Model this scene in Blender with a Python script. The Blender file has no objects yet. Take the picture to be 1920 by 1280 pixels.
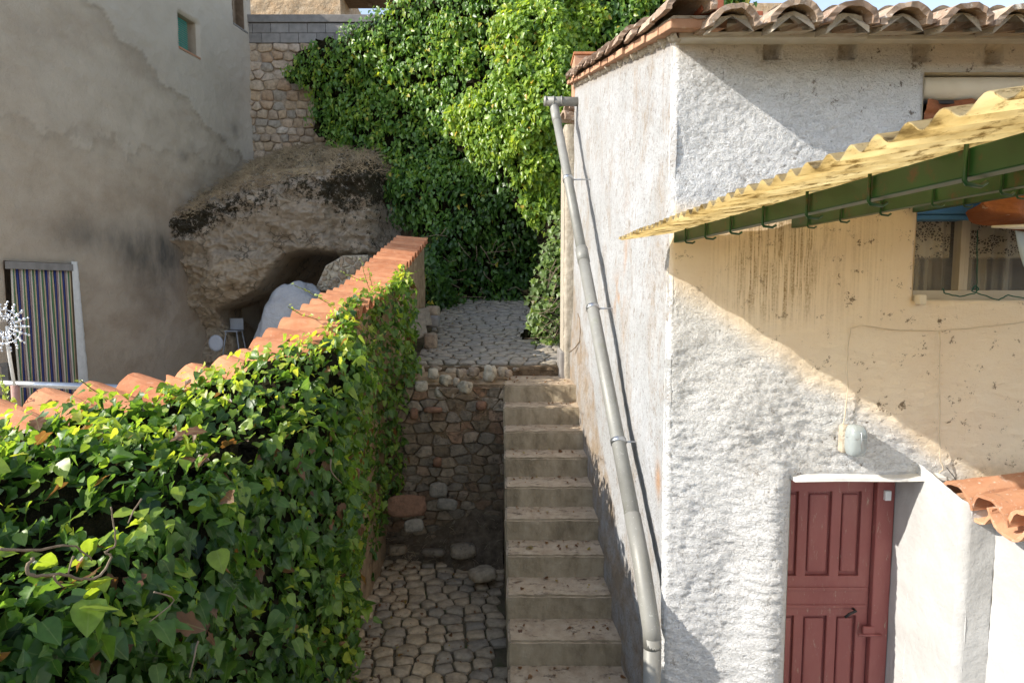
import bpy, bmesh, math, random
import numpy as np
from mathutils import Vector, Matrix

random.seed(7)
rng = np.random.default_rng(7)
SC = bpy.context.scene
COL = SC.collection

# ------------------------------------------------------------------ camera, sky, sun, exposure
H = 3.1                                   # eye height above the lower courtyard
FPX, PITCH = 1148.0, math.radians(4.769)  # focal length in pixels of a 1920 wide picture
cam_d = bpy.data.cameras.new('camera')
cam = bpy.data.objects.new('camera', cam_d)
COL.objects.link(cam)
cam_d.sensor_width = 36
cam_d.lens = 36 * FPX / 1920
cam_d.clip_start = 0.05
cam_d.clip_end = 3000
cam.location = (0, 0, H)
cam.rotation_euler = (math.pi / 2 - PITCH, 0, 0)
SC.camera = cam

LIGHT = Vector((4.0, 1.10, -2.52)).normalized()      # direction the sunlight travels
SUN_EL = math.asin(-LIGHT.z)
SUN_AZ = math.atan2(-LIGHT.x, -LIGHT.y)
world = bpy.data.worlds.new('World')
SC.world = world
world.use_nodes = True
wn = world.node_tree.nodes
bg = wn['Background']
sky = wn.new('ShaderNodeTexSky')
sky.sky_type = 'NISHITA'
sky.sun_disc = False
sky.sun_elevation = SUN_EL
sky.sun_rotation = SUN_AZ % (2 * math.pi)
sky.altitude = 600
sky.air_density = 1.0
sky.dust_density = 1.0
hsv = wn.new('ShaderNodeHueSaturation')
hsv.inputs['Saturation'].default_value = 0.72
world.node_tree.links.new(sky.outputs['Color'], hsv.inputs['Color'])
world.node_tree.links.new(hsv.outputs['Color'], bg.inputs['Color'])
bg.inputs['Strength'].default_value = 0.15
sun_d = bpy.data.lights.new('sun', 'SUN')
sun_d.energy = 3.05
sun_d.angle = math.radians(0.5)
sun_d.color = (1.0, 0.94, 0.84)
sun = bpy.data.objects.new('sun', sun_d)
sun.rotation_euler = LIGHT.to_track_quat('-Z', 'Y').to_euler()
sun.location = (-20, -5, 15)
COL.objects.link(sun)
vs = SC.view_settings
vs.view_transform = 'Standard'
vs.look = 'None'
vs.exposure = 1.2
vs.gamma = 1.0
vs.use_curve_mapping = False
SC.cycles.max_bounces = 7
SC.cycles.diffuse_bounces = 4
SC.cycles.use_denoising = True

# ------------------------------------------------------------------ coordinates
_c, _s = math.cos(PITCH), math.sin(PITCH)


def ray(x, y):
    u = (x - 960) / FPX
    v = (640 - y) / FPX
    return u, _c + v * _s, -_s + v * _c


def at(x, y, Y):
    a, b, c = ray(x, y)
    k = Y / b
    return np.array([a * k, Y, c * k + H])


def at_x(x, y, X):
    a, b, c = ray(x, y)
    k = X / a
    return np.array([X, b * k, c * k + H])


# ------------------------------------------------------------------ noise
def _hash(i, j, k, seed):
    h = (i * 374761393 + j * 668265263 + k * 2147483647 + seed * 974634541) & 0xFFFFFFFF
    h = ((h ^ (h >> 13)) * 1274126177) & 0xFFFFFFFF
    h = ((h ^ (h >> 16)) * 2246822519) & 0xFFFFFFFF
    return (h ^ (h >> 15)) & 0xFFFFFFFF


_G = rng.normal(size=(256, 3))
_G /= np.linalg.norm(_G, axis=1)[:, None]


def pn(p, seed=0):
    p = np.asarray(p, float)
    i = np.floor(p).astype(np.int64)
    f = p - i
    w = f * f * f * (f * (f * 6 - 15) + 10)
    out = 0
    for a in (0, 1):
        for b in (0, 1):
            for c in (0, 1):
                g = _G[_hash(i[:, 0] + a, i[:, 1] + b, i[:, 2] + c, seed) & 255]
                d = (g * (f - np.array([a, b, c]))).sum(1)
                ww = (w[:, 0] if a else 1 - w[:, 0]) * (w[:, 1] if b else 1 - w[:, 1]) * (w[:, 2] if c else 1 - w[:, 2])
                out = out + d * ww
    return out * 1.5


def fbm(p, octv=4, seed=0, gain=0.5, ridged=False):
    p = np.asarray(p, float)
    a, t, o = 1.0, 0.0, 0
    for k in range(octv):
        n = pn(p * (2.03 ** k), seed + k * 17)
        if ridged:
            n = 1 - 2 * np.abs(n)
        o = o + a * n
        t += a
        a *= gain
    return o / t


def smooth(a, b, x):
    t = np.clip((x - a) / (b - a), 0, 1)
    return t * t * (3 - 2 * t)


# ------------------------------------------------------------------ objects
def tag(o, label=None, cat=None, group=None, kind=None):
    if label:
        o['label'] = label
    if cat:
        o['category'] = cat
    if group:
        o['group'] = group
    if kind:
        o['kind'] = kind
    return o


def empty(name, loc=(0, 0, 0), label=None, cat=None, group=None, kind=None, parent=None):
    o = bpy.data.objects.new(name, None)
    o.empty_display_size = 0.1
    COL.objects.link(o)
    o.location = loc
    if parent:
        o.parent = parent
        o.matrix_parent_inverse = Matrix.Translation(parent_world(parent)).inverted()
    return tag(o, label, cat, group, kind)


def parent_world(o):
    v = Vector(o.location)
    while o.parent:
        o = o.parent
        if o.type == 'EMPTY' or True:
            pass
    return v


def link(o, parent=None):
    COL.objects.link(o)
    if parent:
        o.parent = parent
        # everything is modelled in world coordinates: undo the parent's placement
        o.matrix_parent_inverse = Matrix.Translation(parent.get('_w', (0, 0, 0))).inverted() if parent.get('_w') else Matrix()
    return o


def thing(name, loc, label=None, cat=None, group=None, kind=None, parent=None):
    """an Empty at the base of a thing; children keep world coordinates"""
    o = bpy.data.objects.new(name, None)
    o.empty_display_size = 0.1
    COL.objects.link(o)
    o.location = loc
    if parent:
        o.parent = parent
        o.matrix_parent_inverse = Matrix.Translation(WORLD.get(parent.name, (0, 0, 0))).inverted()
    WORLD[o.name] = tuple(loc)
    return tag(o, label, cat, group, kind)


WORLD = {}


def fast(name, V, Fs, mats, parent=None, smooth_=False, attrs=None, mi=None, loc=None):
    """V (n,3); Fs (m,3) or (m,4) int array; attrs {name: per-vertex floats}"""
    me = mesh_data(name, V, Fs, mats, smooth_, attrs, mi)
    return put(name, me, parent, loc)


def mesh_data(name, V, Fs, mats, smooth_=False, attrs=None, mi=None):
    me = bpy.data.meshes.new(name)
    if isinstance(Fs, np.ndarray):
        V = np.asarray(V, np.float32)
        n, k = len(Fs), Fs.shape[1]
        me.vertices.add(len(V))
        me.vertices.foreach_set('co', V.ravel())
        me.loops.add(n * k)
        me.loops.foreach_set('vertex_index', Fs.astype(np.int32).ravel())
        me.polygons.add(n)
        me.polygons.foreach_set('loop_start', np.arange(0, n * k, k, dtype=np.int32))
        me.polygons.foreach_set('loop_total', np.full(n, k, np.int32))
        me.update(calc_edges=True)
        me.validate()
    else:
        me.from_pydata([tuple(map(float, v)) for v in V], [], Fs)
        me.update()
    if not isinstance(mats, (list, tuple)):
        mats = [mats]
    for m in mats:
        me.materials.append(m)
    if mi is not None:
        me.polygons.foreach_set('material_index', np.asarray(mi, np.int32))
    if smooth_:
        me.polygons.foreach_set('use_smooth', np.ones(len(me.polygons), bool))
    if attrs:
        for k_, a in attrs.items():
            at_ = me.attributes.new(k_, 'FLOAT', 'POINT')
            at_.data.foreach_set('value', np.asarray(a, np.float32))
    return me


def put(name, me, parent=None, loc=None, local=False):
    o = bpy.data.objects.new(name, me)
    COL.objects.link(o)
    if loc is not None:
        o.location = loc
    if parent:
        o.parent = parent
        if not local:
            o.matrix_parent_inverse = Matrix.Translation(WORLD.get(parent.name, (0, 0, 0))).inverted()
    if loc is not None:
        WORLD[o.name] = tuple(loc)
    return o


class MB:
    """collects boxes, tubes, prisms into one mesh"""

    def __init__(self):
        self.v, self.f, self.sm = [], [], []

    def add(self, V, Fs, sm=False):
        b = len(self.v)
        self.v += [tuple(map(float, p)) for p in V]
        self.f += [tuple(int(i) + b for i in q) for q in Fs]
        self.sm += [sm] * len(Fs)

    def box(self, a, b, R=None, o=(0, 0, 0)):
        (x0, y0, z0), (x1, y1, z1) = a, b
        P = [(x0, y0, z0), (x1, y0, z0), (x1, y1, z0), (x0, y1, z0), (x0, y0, z1), (x1, y0, z1), (x1, y1, z1), (x0, y1, z1)]
        if R is not None:
            P = [R @ Vector(p) + Vector(o) for p in P]
        self.add(P, [(0, 3, 2, 1), (4, 5, 6, 7), (0, 1, 5, 4), (1, 2, 6, 5), (2, 3, 7, 6), (3, 0, 4, 7)])

    def bbox(self, a, b, w=0.006):
        """box with chamfered edges"""
        bm = bmesh.new()
        bmesh.ops.create_cube(bm, size=1)
        c = [(p + q) / 2 for p, q in zip(a, b)]
        s = [abs(q - p) for p, q in zip(a, b)]
        for v in bm.verts:
            v.co = Vector((v.co.x * s[0] + c[0], v.co.y * s[1] + c[1], v.co.z * s[2] + c[2]))
        bmesh.ops.bevel(bm, geom=bm.edges[:], offset=w, segments=2, affect='EDGES', profile=0.5)
        self.bm(bm)

    def bm(self, bm, sm=False):
        bm.verts.index_update()
        self.add([v.co for v in bm.verts], [[v.index for v in f.verts] for f in bm.faces], sm)
        bm.free()

    def tube(self, pts, r, n=8, cap=True, sm=True):
        pts = [Vector(p) for p in pts]
        m = len(pts)
        rs = r if isinstance(r, (list, tuple)) else [r] * m
        V, Fs = [], []
        ref = None
        for i, p in enumerate(pts):
            t = (pts[min(i + 1, m - 1)] - pts[max(i - 1, 0)]).normalized()
            if ref is None:
                ref = t.orthogonal().normalized()
            ref = (ref - t * ref.dot(t))
            ref = ref.normalized() if ref.length > 1e-6 else t.orthogonal().normalized()
            b = t.cross(ref)
            for k in range(n):
                a = 2 * math.pi * k / n
                V.append(p + (ref * math.cos(a) + b * math.sin(a)) * rs[i])
        for i in range(m - 1):
            for k in range(n):
                Fs.append((i * n + k, i * n + (k + 1) % n, (i + 1) * n + (k + 1) % n, (i + 1) * n + k))
        if cap:
            Fs.append(tuple(range(n - 1, -1, -1)))
            Fs.append(tuple((m - 1) * n + k for k in range(n)))
        self.add(V, Fs, sm)

    def build(self, name, mat, parent=None, loc=None):
        me = bpy.data.meshes.new(name)
        V = self.v
        if loc is not None:
            V = [(p[0] - loc[0], p[1] - loc[1], p[2] - loc[2]) for p in V]
        me.from_pydata(V, [], self.f)
        me.update()
        me.polygons.foreach_set('use_smooth', np.array(self.sm, bool))
        for m in (mat if isinstance(mat, (list, tuple)) else [mat]):
            me.materials.append(m)
        return put(name, me, parent, loc)


def box(name, a, b, mat, parent=None, bevel=0.0):
    m = MB()
    if bevel:
        m.bbox(a, b, bevel)
    else:
        m.box(a, b)
    return m.build(name, mat, parent)


# ------------------------------------------------------------------ materials
class NB:
    def __init__(self, name):
        self.m = bpy.data.materials.new(name)
        self.m.use_nodes = True
        self.nt = self.m.node_tree
        self.n, self.l = self.nt.nodes, self.nt.links
        self.p = self.n['Principled BSDF']
        self.out = self.n['Material Output']
        self.pos = self.n.new('ShaderNodeNewGeometry')
        self.oi = self.n.new('ShaderNodeObjectInfo')

    def set(self, sock, val):
        if isinstance(val, bpy.types.NodeSocket):
            self.l.new(val, sock)
        elif isinstance(val, (tuple, list)) and len(val) == 3 and sock.type == 'RGBA':
            sock.default_value = (*val, 1)
        else:
            sock.default_value = val

    def vec(self, scale=(1, 1, 1), jitter=False):
        mp = self.n.new('ShaderNodeMapping')
        self.l.new(self.pos.outputs['Position'], mp.inputs['Vector'])
        mp.inputs['Scale'].default_value = scale
        return mp.outputs[0]

    def noise(self, scale, detail=4, rough=0.55, stretch=None, dist=0.0):
        t = self.n.new('ShaderNodeTexNoise')
        t.inputs['Scale'].default_value = scale
        t.inputs['Detail'].default_value = detail
        t.inputs['Roughness'].default_value = rough
        t.inputs['Distortion'].default_value = dist
        self.l.new(self.vec(stretch) if stretch else self.pos.outputs['Position'], t.inputs['Vector'])
        return t.outputs['Fac']

    def voro(self, scale, feature='F1', stretch=None):
        t = self.n.new('ShaderNodeTexVoronoi')
        t.feature = feature
        t.inputs['Scale'].default_value = scale
        self.l.new(self.vec(stretch) if stretch else self.pos.outputs['Position'], t.inputs['Vector'])
        return t.outputs['Distance']

    def ramp(self, fac, stops, const=False):
        r = self.n.new('ShaderNodeValToRGB')
        el = r.color_ramp.elements
        while len(el) < len(stops):
            el.new(0.5)
        for e, (p, c) in zip(el, stops):
            e.position = p
            e.color = (*c, 1) if isinstance(c, tuple) else (c, c, c, 1)
        if const:
            r.color_ramp.interpolation = 'CONSTANT'
        self.set(r.inputs[0], fac)
        return r.outputs['Color']

    def mix(self, fac, a, b, mode='MIX'):
        x = self.n.new('ShaderNodeMix')
        x.data_type = 'RGBA'
        x.blend_type = mode
        self.set(x.inputs[0], fac)
        self.set(x.inputs[6], a)
        self.set(x.inputs[7], b)
        return x.outputs[2]

    def math(self, op, a, b=0.0):
        x = self.n.new('ShaderNodeMath')
        x.operation = op
        x.use_clamp = False
        self.set(x.inputs[0], a)
        self.set(x.inputs[1], b)
        return x.outputs[0]

    def attr(self, name):
        a = self.n.new('ShaderNodeAttribute')
        a.attribute_name = name
        return a.outputs['Fac']

    def up(self):
        s = self.n.new('ShaderNodeSeparateXYZ')
        self.l.new(self.pos.outputs['Normal'], s.inputs[0])
        return s.outputs['Z']

    def bump(self, h, strength=0.5, dist=0.01):
        b = self.n.new('ShaderNodeBump')
        self.set(b.inputs['Strength'], strength)
        b.inputs['Distance'].default_value = dist
        self.set(b.inputs['Height'], h)
        prev = self.p.inputs['Normal'].links
        if prev:
            self.l.new(prev[0].from_socket, b.inputs['Normal'])
        self.l.new(b.outputs[0], self.p.inputs['Normal'])
        return self

    def done(self, col, rough=0.85, metal=0.0, spec=0.3):
        self.set(self.p.inputs['Base Color'], col)
        self.set(self.p.inputs['Roughness'], rough)
        self.p.inputs['Metallic'].default_value = metal
        self.p.inputs['Specular IOR Level'].default_value = spec
        return self.m


def simple(name, c0, c1, scale=20, rough=0.6, metal=0.0, bump=0.2, bscale=60, dist=0.004, spec=0.3, rnd=0.0):
    b = NB(name)
    col = b.ramp(b.noise(scale, 5), [(0.3, c0), (0.7, c1)])
    if rnd:
        col = b.mix(1.0, col, b.ramp(b.oi.outputs['Random'], [(0, 1 - rnd), (1, 1 + rnd)]), 'MULTIPLY')
    if bump:
        b.bump(b.noise(bscale, 4), bump, dist)
    return b.done(col, rough, metal, spec)


def stone_mat(name, cols, rough=0.9, moss=None, bs=35, dirt=0.5):
    """cols: list picked by the piece's own random number"""
    b = NB(name)
    n = len(cols)
    base = b.ramp(b.oi.outputs['Random'], [((i + 0.0) / n, c) for i, c in enumerate(cols)])
    v = b.ramp(b.noise(14, 6, 0.65), [(0.25, 0.5), (0.5, 0.95), (0.75, 1.3)])
    col = b.mix(1.0, base, v, 'MULTIPLY')
    if moss:
        mk = b.ramp(b.noise(9, 5, 0.7), [(0.55, 0.0), (0.66, 0.8)])
        col = b.mix(mk, col, moss)
    b.bump(b.noise(bs, 6, 0.65), 0.7, 0.02)
    b.bump(b.noise(bs * 5, 3), 0.4, 0.004)
    return b.done(col, rough)


MT = {}
# rough white stucco of the front wall
b = NB('white stucco')
col = b.ramp(b.noise(1.6, 5), [(0.3, (0.75, 0.745, 0.735)), (0.7, (0.82, 0.82, 0.82))])
col = b.mix(b.math('MULTIPLY', b.attr('cream'), 0.9), col, b.mix(b.ramp(b.noise(3, 4), [(0.3, 0.0), (0.7, 1.0)]), (0.78, 0.65, 0.475), (0.74, 0.585, 0.41)))  # below the canopy this colour carries the sheet's yellow light
st = b.math('MULTIPLY', b.attr('streak'), b.ramp(b.noise(1.0, 4, 0.6, (75, 75, 1.2)), [(0.44, 0.0), (0.62, 1.0)]))
col = b.mix(b.math('MULTIPLY', st, b.ramp(b.noise(90, 3), [(0.3, 0.25), (0.65, 0.85)])), col, (0.30, 0.21, 0.105))
sp = b.ramp(b.noise(12, 7, 0.8), [(0.595, 0.0), (0.63, 0.85)])
col = b.mix(b.math('MULTIPLY', sp, b.attr('speck')), col, (0.10, 0.065, 0.035))
col = b.mix(b.math('MULTIPLY', b.attr('dirt'), b.ramp(b.noise(22, 6, 0.7), [(0.4, 0.0), (0.7, 0.9)])), col, (0.30, 0.24, 0.16))
gr_ = b.ramp(b.noise(70, 5, 0.68, (1, 1, 1.15)), [(0.34, 0.0), (0.44, 0.55), (0.62, 1.0)])
hs_ = b.ramp(b.noise(24, 6, 0.7, (0.55, 1, 1.3), 0.4), [(0.35, 0.0), (0.47, 0.7), (0.7, 1.0)])
pit = b.math('MULTIPLY', b.math('SUBTRACT', 1.0, hs_), b.math('SUBTRACT', 1.0, gr_))
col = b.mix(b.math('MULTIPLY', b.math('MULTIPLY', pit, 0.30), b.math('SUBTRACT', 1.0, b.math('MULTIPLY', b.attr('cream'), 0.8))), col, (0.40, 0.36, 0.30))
calm_ = b.math('SUBTRACT', 0.80, b.math('MULTIPLY', b.attr('cream'), 0.46))
tw_ = b.ramp(b.noise(30, 5, 0.6, (0.45, 1, 1.6), 0.8), [(0.40, 0.0), (0.50, 1.0)])
b.bump(hs_, b.math('MULTIPLY', calm_, 0.7), 0.014)
b.bump(tw_, b.math('MULTIPLY', calm_, 0.5), 0.008)
b.bump(gr_, b.math('MULTIPLY', calm_, 1.0), 0.010)
b.bump(b.noise(240, 3, 0.7), 0.5, 0.004)
MT['stucco'] = b.done(col, 0.95, spec=0.1)

b = NB('whitewash')
col = b.ramp(b.noise(4, 5), [(0.3, (0.42, 0.415, 0.405)), (0.7, (0.50, 0.50, 0.495))])
b.bump(b.noise(30, 6, 0.65), 0.5, 0.012)
MT['whitewash'] = b.done(col, 0.95, spec=0.1)

# flaking lime wash of the side wall
b = NB('flaking limewash')
w = b.ramp(b.noise(2.0, 6, 0.6), [(0.3, (0.35, 0.35, 0.345)), (0.7, (0.44, 0.445, 0.455))])
u = b.ramp(b.noise(9, 5), [(0.3, (0.25, 0.19, 0.13)), (0.7, (0.335, 0.265, 0.195))])
pk = b.ramp(b.noise(1.0, 7, 0.68, (3.0, 3.0, 1.7), 0.8), [(0.50, 0.0), (0.60, 0.55)])
pk2 = b.ramp(b.noise(26, 5, 0.75, (1, 1, 0.5)), [(0.52, 0.0), (0.6, 0.7)])
k = b.math('ADD', b.math('MULTIPLY', pk, 0.55), b.math('MULTIPLY', pk, pk2))
k = b.math('MAXIMUM', k, b.math('MULTIPLY', b.attr('band'), b.ramp(b.noise(4, 6, 0.7), [(0.34, 0.2), (0.6, 1.0)])))
k = b.math('MAXIMUM', k, b.attr('orange'))
col = b.mix(k, w, u)
col = b.mix(b.attr('orange'), col, (0.45, 0.25, 0.13))
gr = b.ramp(b.noise(16, 8, 0.82, (1, 1, 0.75)), [(0.55, 0.0), (0.61, 0.75)])
col = b.mix(gr, col, (0.25, 0.215, 0.175))
col = b.mix(b.ramp(b.noise(42, 6, 0.85, (1, 1, 0.8)), [(0.57, 0.0), (0.63, 0.9)]), col, (0.13, 0.105, 0.085))
b.bump(b.noise(28, 7, 0.7), 0.8, 0.022)
b.bump(b.noise(140, 3), 0.5, 0.005)
MT['lime'] = b.done(col, 0.95, spec=0.1)

# grey brown cement render of the tall house at the left
b = NB('cement render')
col = b.ramp(b.noise(0.9, 6, 0.6, (1, 1, 1.6)), [(0.25, (0.319, 0.242, 0.171)), (0.5, (0.440, 0.358, 0.270)), (0.78, (0.528, 0.446, 0.352))])
col = b.mix(b.math('MULTIPLY', b.attr('patch'), 0.55), col, (0.52, 0.47, 0.40))
col = b.mix(b.math('MULTIPLY', b.attr('edge'), b.ramp(b.noise(14, 4), [(0.3, 0.3), (0.7, 0.8)])), col, (0.28, 0.24, 0.19))
col = b.mix(b.math('MULTIPLY', b.attr('soot'), b.ramp(b.noise(2.6, 5, 0.65, (1, 1, 0.35)), [(0.3, 0.25), (0.65, 1.0)])), col, (0.11, 0.10, 0.085))
col = b.mix(b.ramp(b.noise(60, 4, 0.8, (1, 1, 2.2)), [(0.62, 0.0), (0.75, 0.3)]), col, (0.15, 0.12, 0.09))
b.bump(b.noise(1.6, 6, 0.6), 0.6, 0.12)
b.bump(b.noise(45, 6, 0.75, (1, 1, 2.0)), 0.7, 0.02)
MT['render'] = b.done(col, 0.95, spec=0.08)

# concrete of the steps: dusty treads, darker risers
b = NB('worn concrete')
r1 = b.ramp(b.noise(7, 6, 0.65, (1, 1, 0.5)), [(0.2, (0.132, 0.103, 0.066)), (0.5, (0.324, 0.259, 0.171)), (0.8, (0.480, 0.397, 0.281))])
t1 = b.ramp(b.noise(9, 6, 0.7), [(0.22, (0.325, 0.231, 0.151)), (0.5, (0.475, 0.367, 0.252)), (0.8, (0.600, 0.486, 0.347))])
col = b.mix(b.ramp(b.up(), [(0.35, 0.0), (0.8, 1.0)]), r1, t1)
sed = b.math('MULTIPLY', b.ramp(b.up(), [(0.5, 0.0), (0.9, 1.0)]), b.ramp(b.noise(13, 6, 0.75, (0.6, 1.2, 1)), [(0.54, 0.0), (0.66, 0.85)]))
col = b.mix(sed, col, (0.085, 0.055, 0.035))
col = b.mix(b.ramp(b.noise(80, 3, 0.7), [(0.62, 0.0), (0.74, 0.5)]), col, (0.5, 0.46, 0.38))
b.bump(b.noise(24, 6, 0.7), 0.6, 0.014)
b.bump(b.noise(150, 3), 0.5, 0.004)
MT['concrete'] = b.done(col, 0.92, spec=0.15)

# terracotta
def terracotta(name, c0, c1, lichen=(0.62, 0.58, 0.5), amount=0.6, rnd=0.22):
    b = NB(name)
    col = b.ramp(b.noise(8, 6, 0.6), [(0.25, c0), (0.75, c1)])
    col = b.mix(1.0, col, b.ramp(b.oi.outputs['Random'], [(0, (1 - rnd, 1 - rnd * 1.2, 1 - rnd * 1.2)), (1, (1 + rnd * 0.6, 1 + rnd * 0.8, 1 + rnd))]), 'MULTIPLY')
    lk = b.ramp(b.noise(26, 6, 0.75), [(0.57, 0.0), (0.68, amount)])
    col = b.mix(lk, col, lichen)
    col = b.mix(b.ramp(b.noise(17, 5, 0.7, (1.3, 0.8, 1)), [(0.6, 0.0), (0.72, amount * 0.8)]), col, (0.17, 0.11, 0.08))
    b.bump(b.noise(70, 5, 0.7), 0.45, 0.006)
    return b.done(col, 0.85, spec=0.2)


MT['tile'] = terracotta('orange clay tile', (0.46, 0.17, 0.075), (0.60, 0.28, 0.14), (0.60, 0.40, 0.27), 0.45)
MT['oldtile'] = terracotta('weathered clay tile', (0.30, 0.205, 0.14), (0.44, 0.335, 0.245), (0.62, 0.60, 0.54), 0.95)
MT['rawtile'] = terracotta('verge brick', (0.42, 0.21, 0.12), (0.54, 0.33, 0.21), (0.58, 0.5, 0.4), 0.45)
MT['porchtile'] = terracotta('pale orange tile', (0.50, 0.24, 0.13), (0.60, 0.35, 0.21), (0.66, 0.58, 0.50), 0.8)
MT['redbrick'] = terracotta('red brick', (0.33, 0.10, 0.055), (0.42, 0.15, 0.08), (0.5, 0.4, 0.3), 0.2)
MT['mortar'] = simple('lime mortar', (0.36, 0.31, 0.24), (0.52, 0.46, 0.37), 18, 0.95, bump=0.8, bscale=60, dist=0.012, spec=0.1)
MT['earthwall'] = simple('ochre earth render', (0.26, 0.17, 0.095), (0.47, 0.34, 0.21), 7, 0.95, bump=1.0, bscale=22, dist=0.03, spec=0.1)
MT['soil'] = simple('dark soil', (0.08, 0.058, 0.038), (0.20, 0.15, 0.10), 14, 1.0, bump=1.0, bscale=50, dist=0.02, spec=0.1)
MT['ledger'] = simple('earthy mortar', (0.112, 0.077, 0.046), (0.275, 0.194, 0.119), 9, 1.0, bump=1.0, bscale=45, dist=0.03, spec=0.1)
MT['joint'] = NB('mossy joint')
b = MT['joint']
col = b.ramp(b.noise(6, 5), [(0.35, (0.085, 0.07, 0.042)), (0.55, (0.15, 0.12, 0.075)), (0.7, (0.08, 0.10, 0.03))])
b.bump(b.noise(60, 5), 0.8, 0.01)
MT['joint'] = b.done(col, 1.0, spec=0.1)
MT['ground'] = simple('dry ground', (0.13, 0.10, 0.065), (0.24, 0.19, 0.13), 2, 1.0, bump=0.6, bscale=20, dist=0.03, spec=0.1)
MT['patio'] = simple('grey patio cement', (0.36, 0.33, 0.28), (0.44, 0.40, 0.35), 4, 0.9, bump=0.3, spec=0.15)
MT['cobble'] = stone_mat('grey cobble', [(0.504, 0.371, 0.232), (0.420, 0.325, 0.216), (0.576, 0.428, 0.270), (0.456, 0.353, 0.238), (0.516, 0.393, 0.259), (0.372, 0.302, 0.221)])
MT['pathcobble'] = stone_mat('slate cobble', [(0.325, 0.288, 0.228), (0.388, 0.331, 0.252), (0.288, 0.257, 0.216), (0.362, 0.306, 0.234), (0.338, 0.300, 0.246)])
MT['rubble'] = stone_mat('rubble stone', [(0.213, 0.149, 0.091), (0.277, 0.208, 0.134), (0.181, 0.134, 0.085), (0.288, 0.166, 0.096), (0.362, 0.288, 0.203), (0.213, 0.171, 0.123)], moss=(0.06, 0.05, 0.035))
MT['ochrestone'] = stone_mat('ochre limestone', [(0.46, 0.33, 0.21), (0.52, 0.42, 0.31), (0.40, 0.29, 0.19), (0.54, 0.46, 0.37), (0.44, 0.30, 0.19), (0.36, 0.31, 0.25)])
MT['edgestone'] = stone_mat('pale rough stone', [(0.46, 0.39, 0.28), (0.40, 0.30, 0.21), (0.52, 0.46, 0.35), (0.34, 0.26, 0.185)], moss=(0.12, 0.10, 0.07))
MT['slab'] = stone_mat('thin slab', [(0.30, 0.265, 0.21), (0.26, 0.225, 0.175)])
MT['redslab'] = stone_mat('reddish slab', [(0.23, 0.12, 0.07), (0.26, 0.14, 0.085)])
MT['block'] = simple('cement block', (0.20, 0.185, 0.17), (0.28, 0.26, 0.24), 9, 0.95, bump=0.5, bscale=80, spec=0.1, rnd=0.12)
MT['boulder'] = simple('grey white boulder', (0.30, 0.30, 0.31), (0.42, 0.42, 0.43), 3, 0.9, bump=0.9, bscale=12, dist=0.05, spec=0.1)

# cave rock
b = NB('cave rock')
col = b.ramp(b.noise(2.4, 6, 0.65), [(0.25, (0.54, 0.38, 0.23)), (0.5, (0.74, 0.57, 0.39)), (0.75, (0.80, 0.67, 0.51))])
grey = b.ramp(b.noise(5, 6, 0.7), [(0.3, (0.484, 0.390, 0.294)), (0.7, (0.783, 0.653, 0.506))])
col = b.mix(b.attr('grey'), col, grey)
mk = b.ramp(b.math('ADD', b.math('MULTIPLY', b.attr('moss'), 0.30), b.math('MULTIPLY', b.noise(7.0, 8, 0.85), 1.1)), [(0.735, 0.0), (0.775, 0.95)])
col = b.mix(mk, col, (0.045, 0.036, 0.018))
col = b.mix(b.ramp(b.noise(16, 5, 0.8), [(0.6, 0.0), (0.7, 0.6)]), col, (0.12, 0.085, 0.055))
crk = b.ramp(b.voro(3.2, 'DISTANCE_TO_EDGE', (1, 1, 1.5)), [(0.0, 0.0), (0.06, 1.0)])
col = b.mix(b.math('MULTIPLY', b.math('SUBTRACT', 1.0, crk), b.ramp(b.noise(2.1, 4), [(0.45, 0.0), (0.6, 0.7)])), col, (0.07, 0.05, 0.03))
col = b.mix(b.ramp(b.noise(11, 6, 0.8), [(0.58, 0.0), (0.66, 0.55)]), col, (0.60, 0.55, 0.48))
b.bump(b.noise(7, 8, 0.75), 1.0, 0.2)
b.bump(b.noise(40, 5, 0.75), 0.8, 0.03)
MT['rock'] = b.done(col, 0.95, spec=0.1)

# sunlit rubble wall of the far house
b = NB('far stone wall')
col = b.ramp(b.noise(4, 6, 0.7), [(0.3, (0.38, 0.24, 0.13)), (0.55, (0.54, 0.40, 0.26)), (0.75, (0.60, 0.50, 0.38))])
b.bump(b.noise(6, 6, 0.7), 1.0, 0.1)
MT['farwall'] = b.done(col, 0.95, spec=0.1)


def leaf_mat(name, stops, rough=0.36, trans=0.35, veins=False):
    b = NB(name)
    col = b.ramp(b.attr('tint'), stops)
    col = b.mix(1.0, col, b.ramp(b.noise(30, 3), [(0.3, 0.8), (0.7, 1.15)]), 'MULTIPLY')
    if veins:
        col = b.mix(b.ramp(b.attr('off'), [(0.0, 0.55), (0.16, 0.0)]), col, b.mix(0.5, col, (0.35, 0.40, 0.16)))
    b.done(col, rough, spec=0.45)
    tr = b.n.new('ShaderNodeBsdfTranslucent')
    b.set(tr.inputs['Color'], b.mix(0.75, col, b.mix(1.0, col, (3.2, 3.0, 1.2), 'MULTIPLY')))
    ms = b.n.new('ShaderNodeMixShader')
    ms.inputs[0].default_value = trans
    b.l.new(b.p.outputs[0], ms.inputs[1])
    b.l.new(tr.outputs[0], ms.inputs[2])
    b.l.new(ms.outputs[0], b.out.inputs['Surface'])
    return b.m


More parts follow.
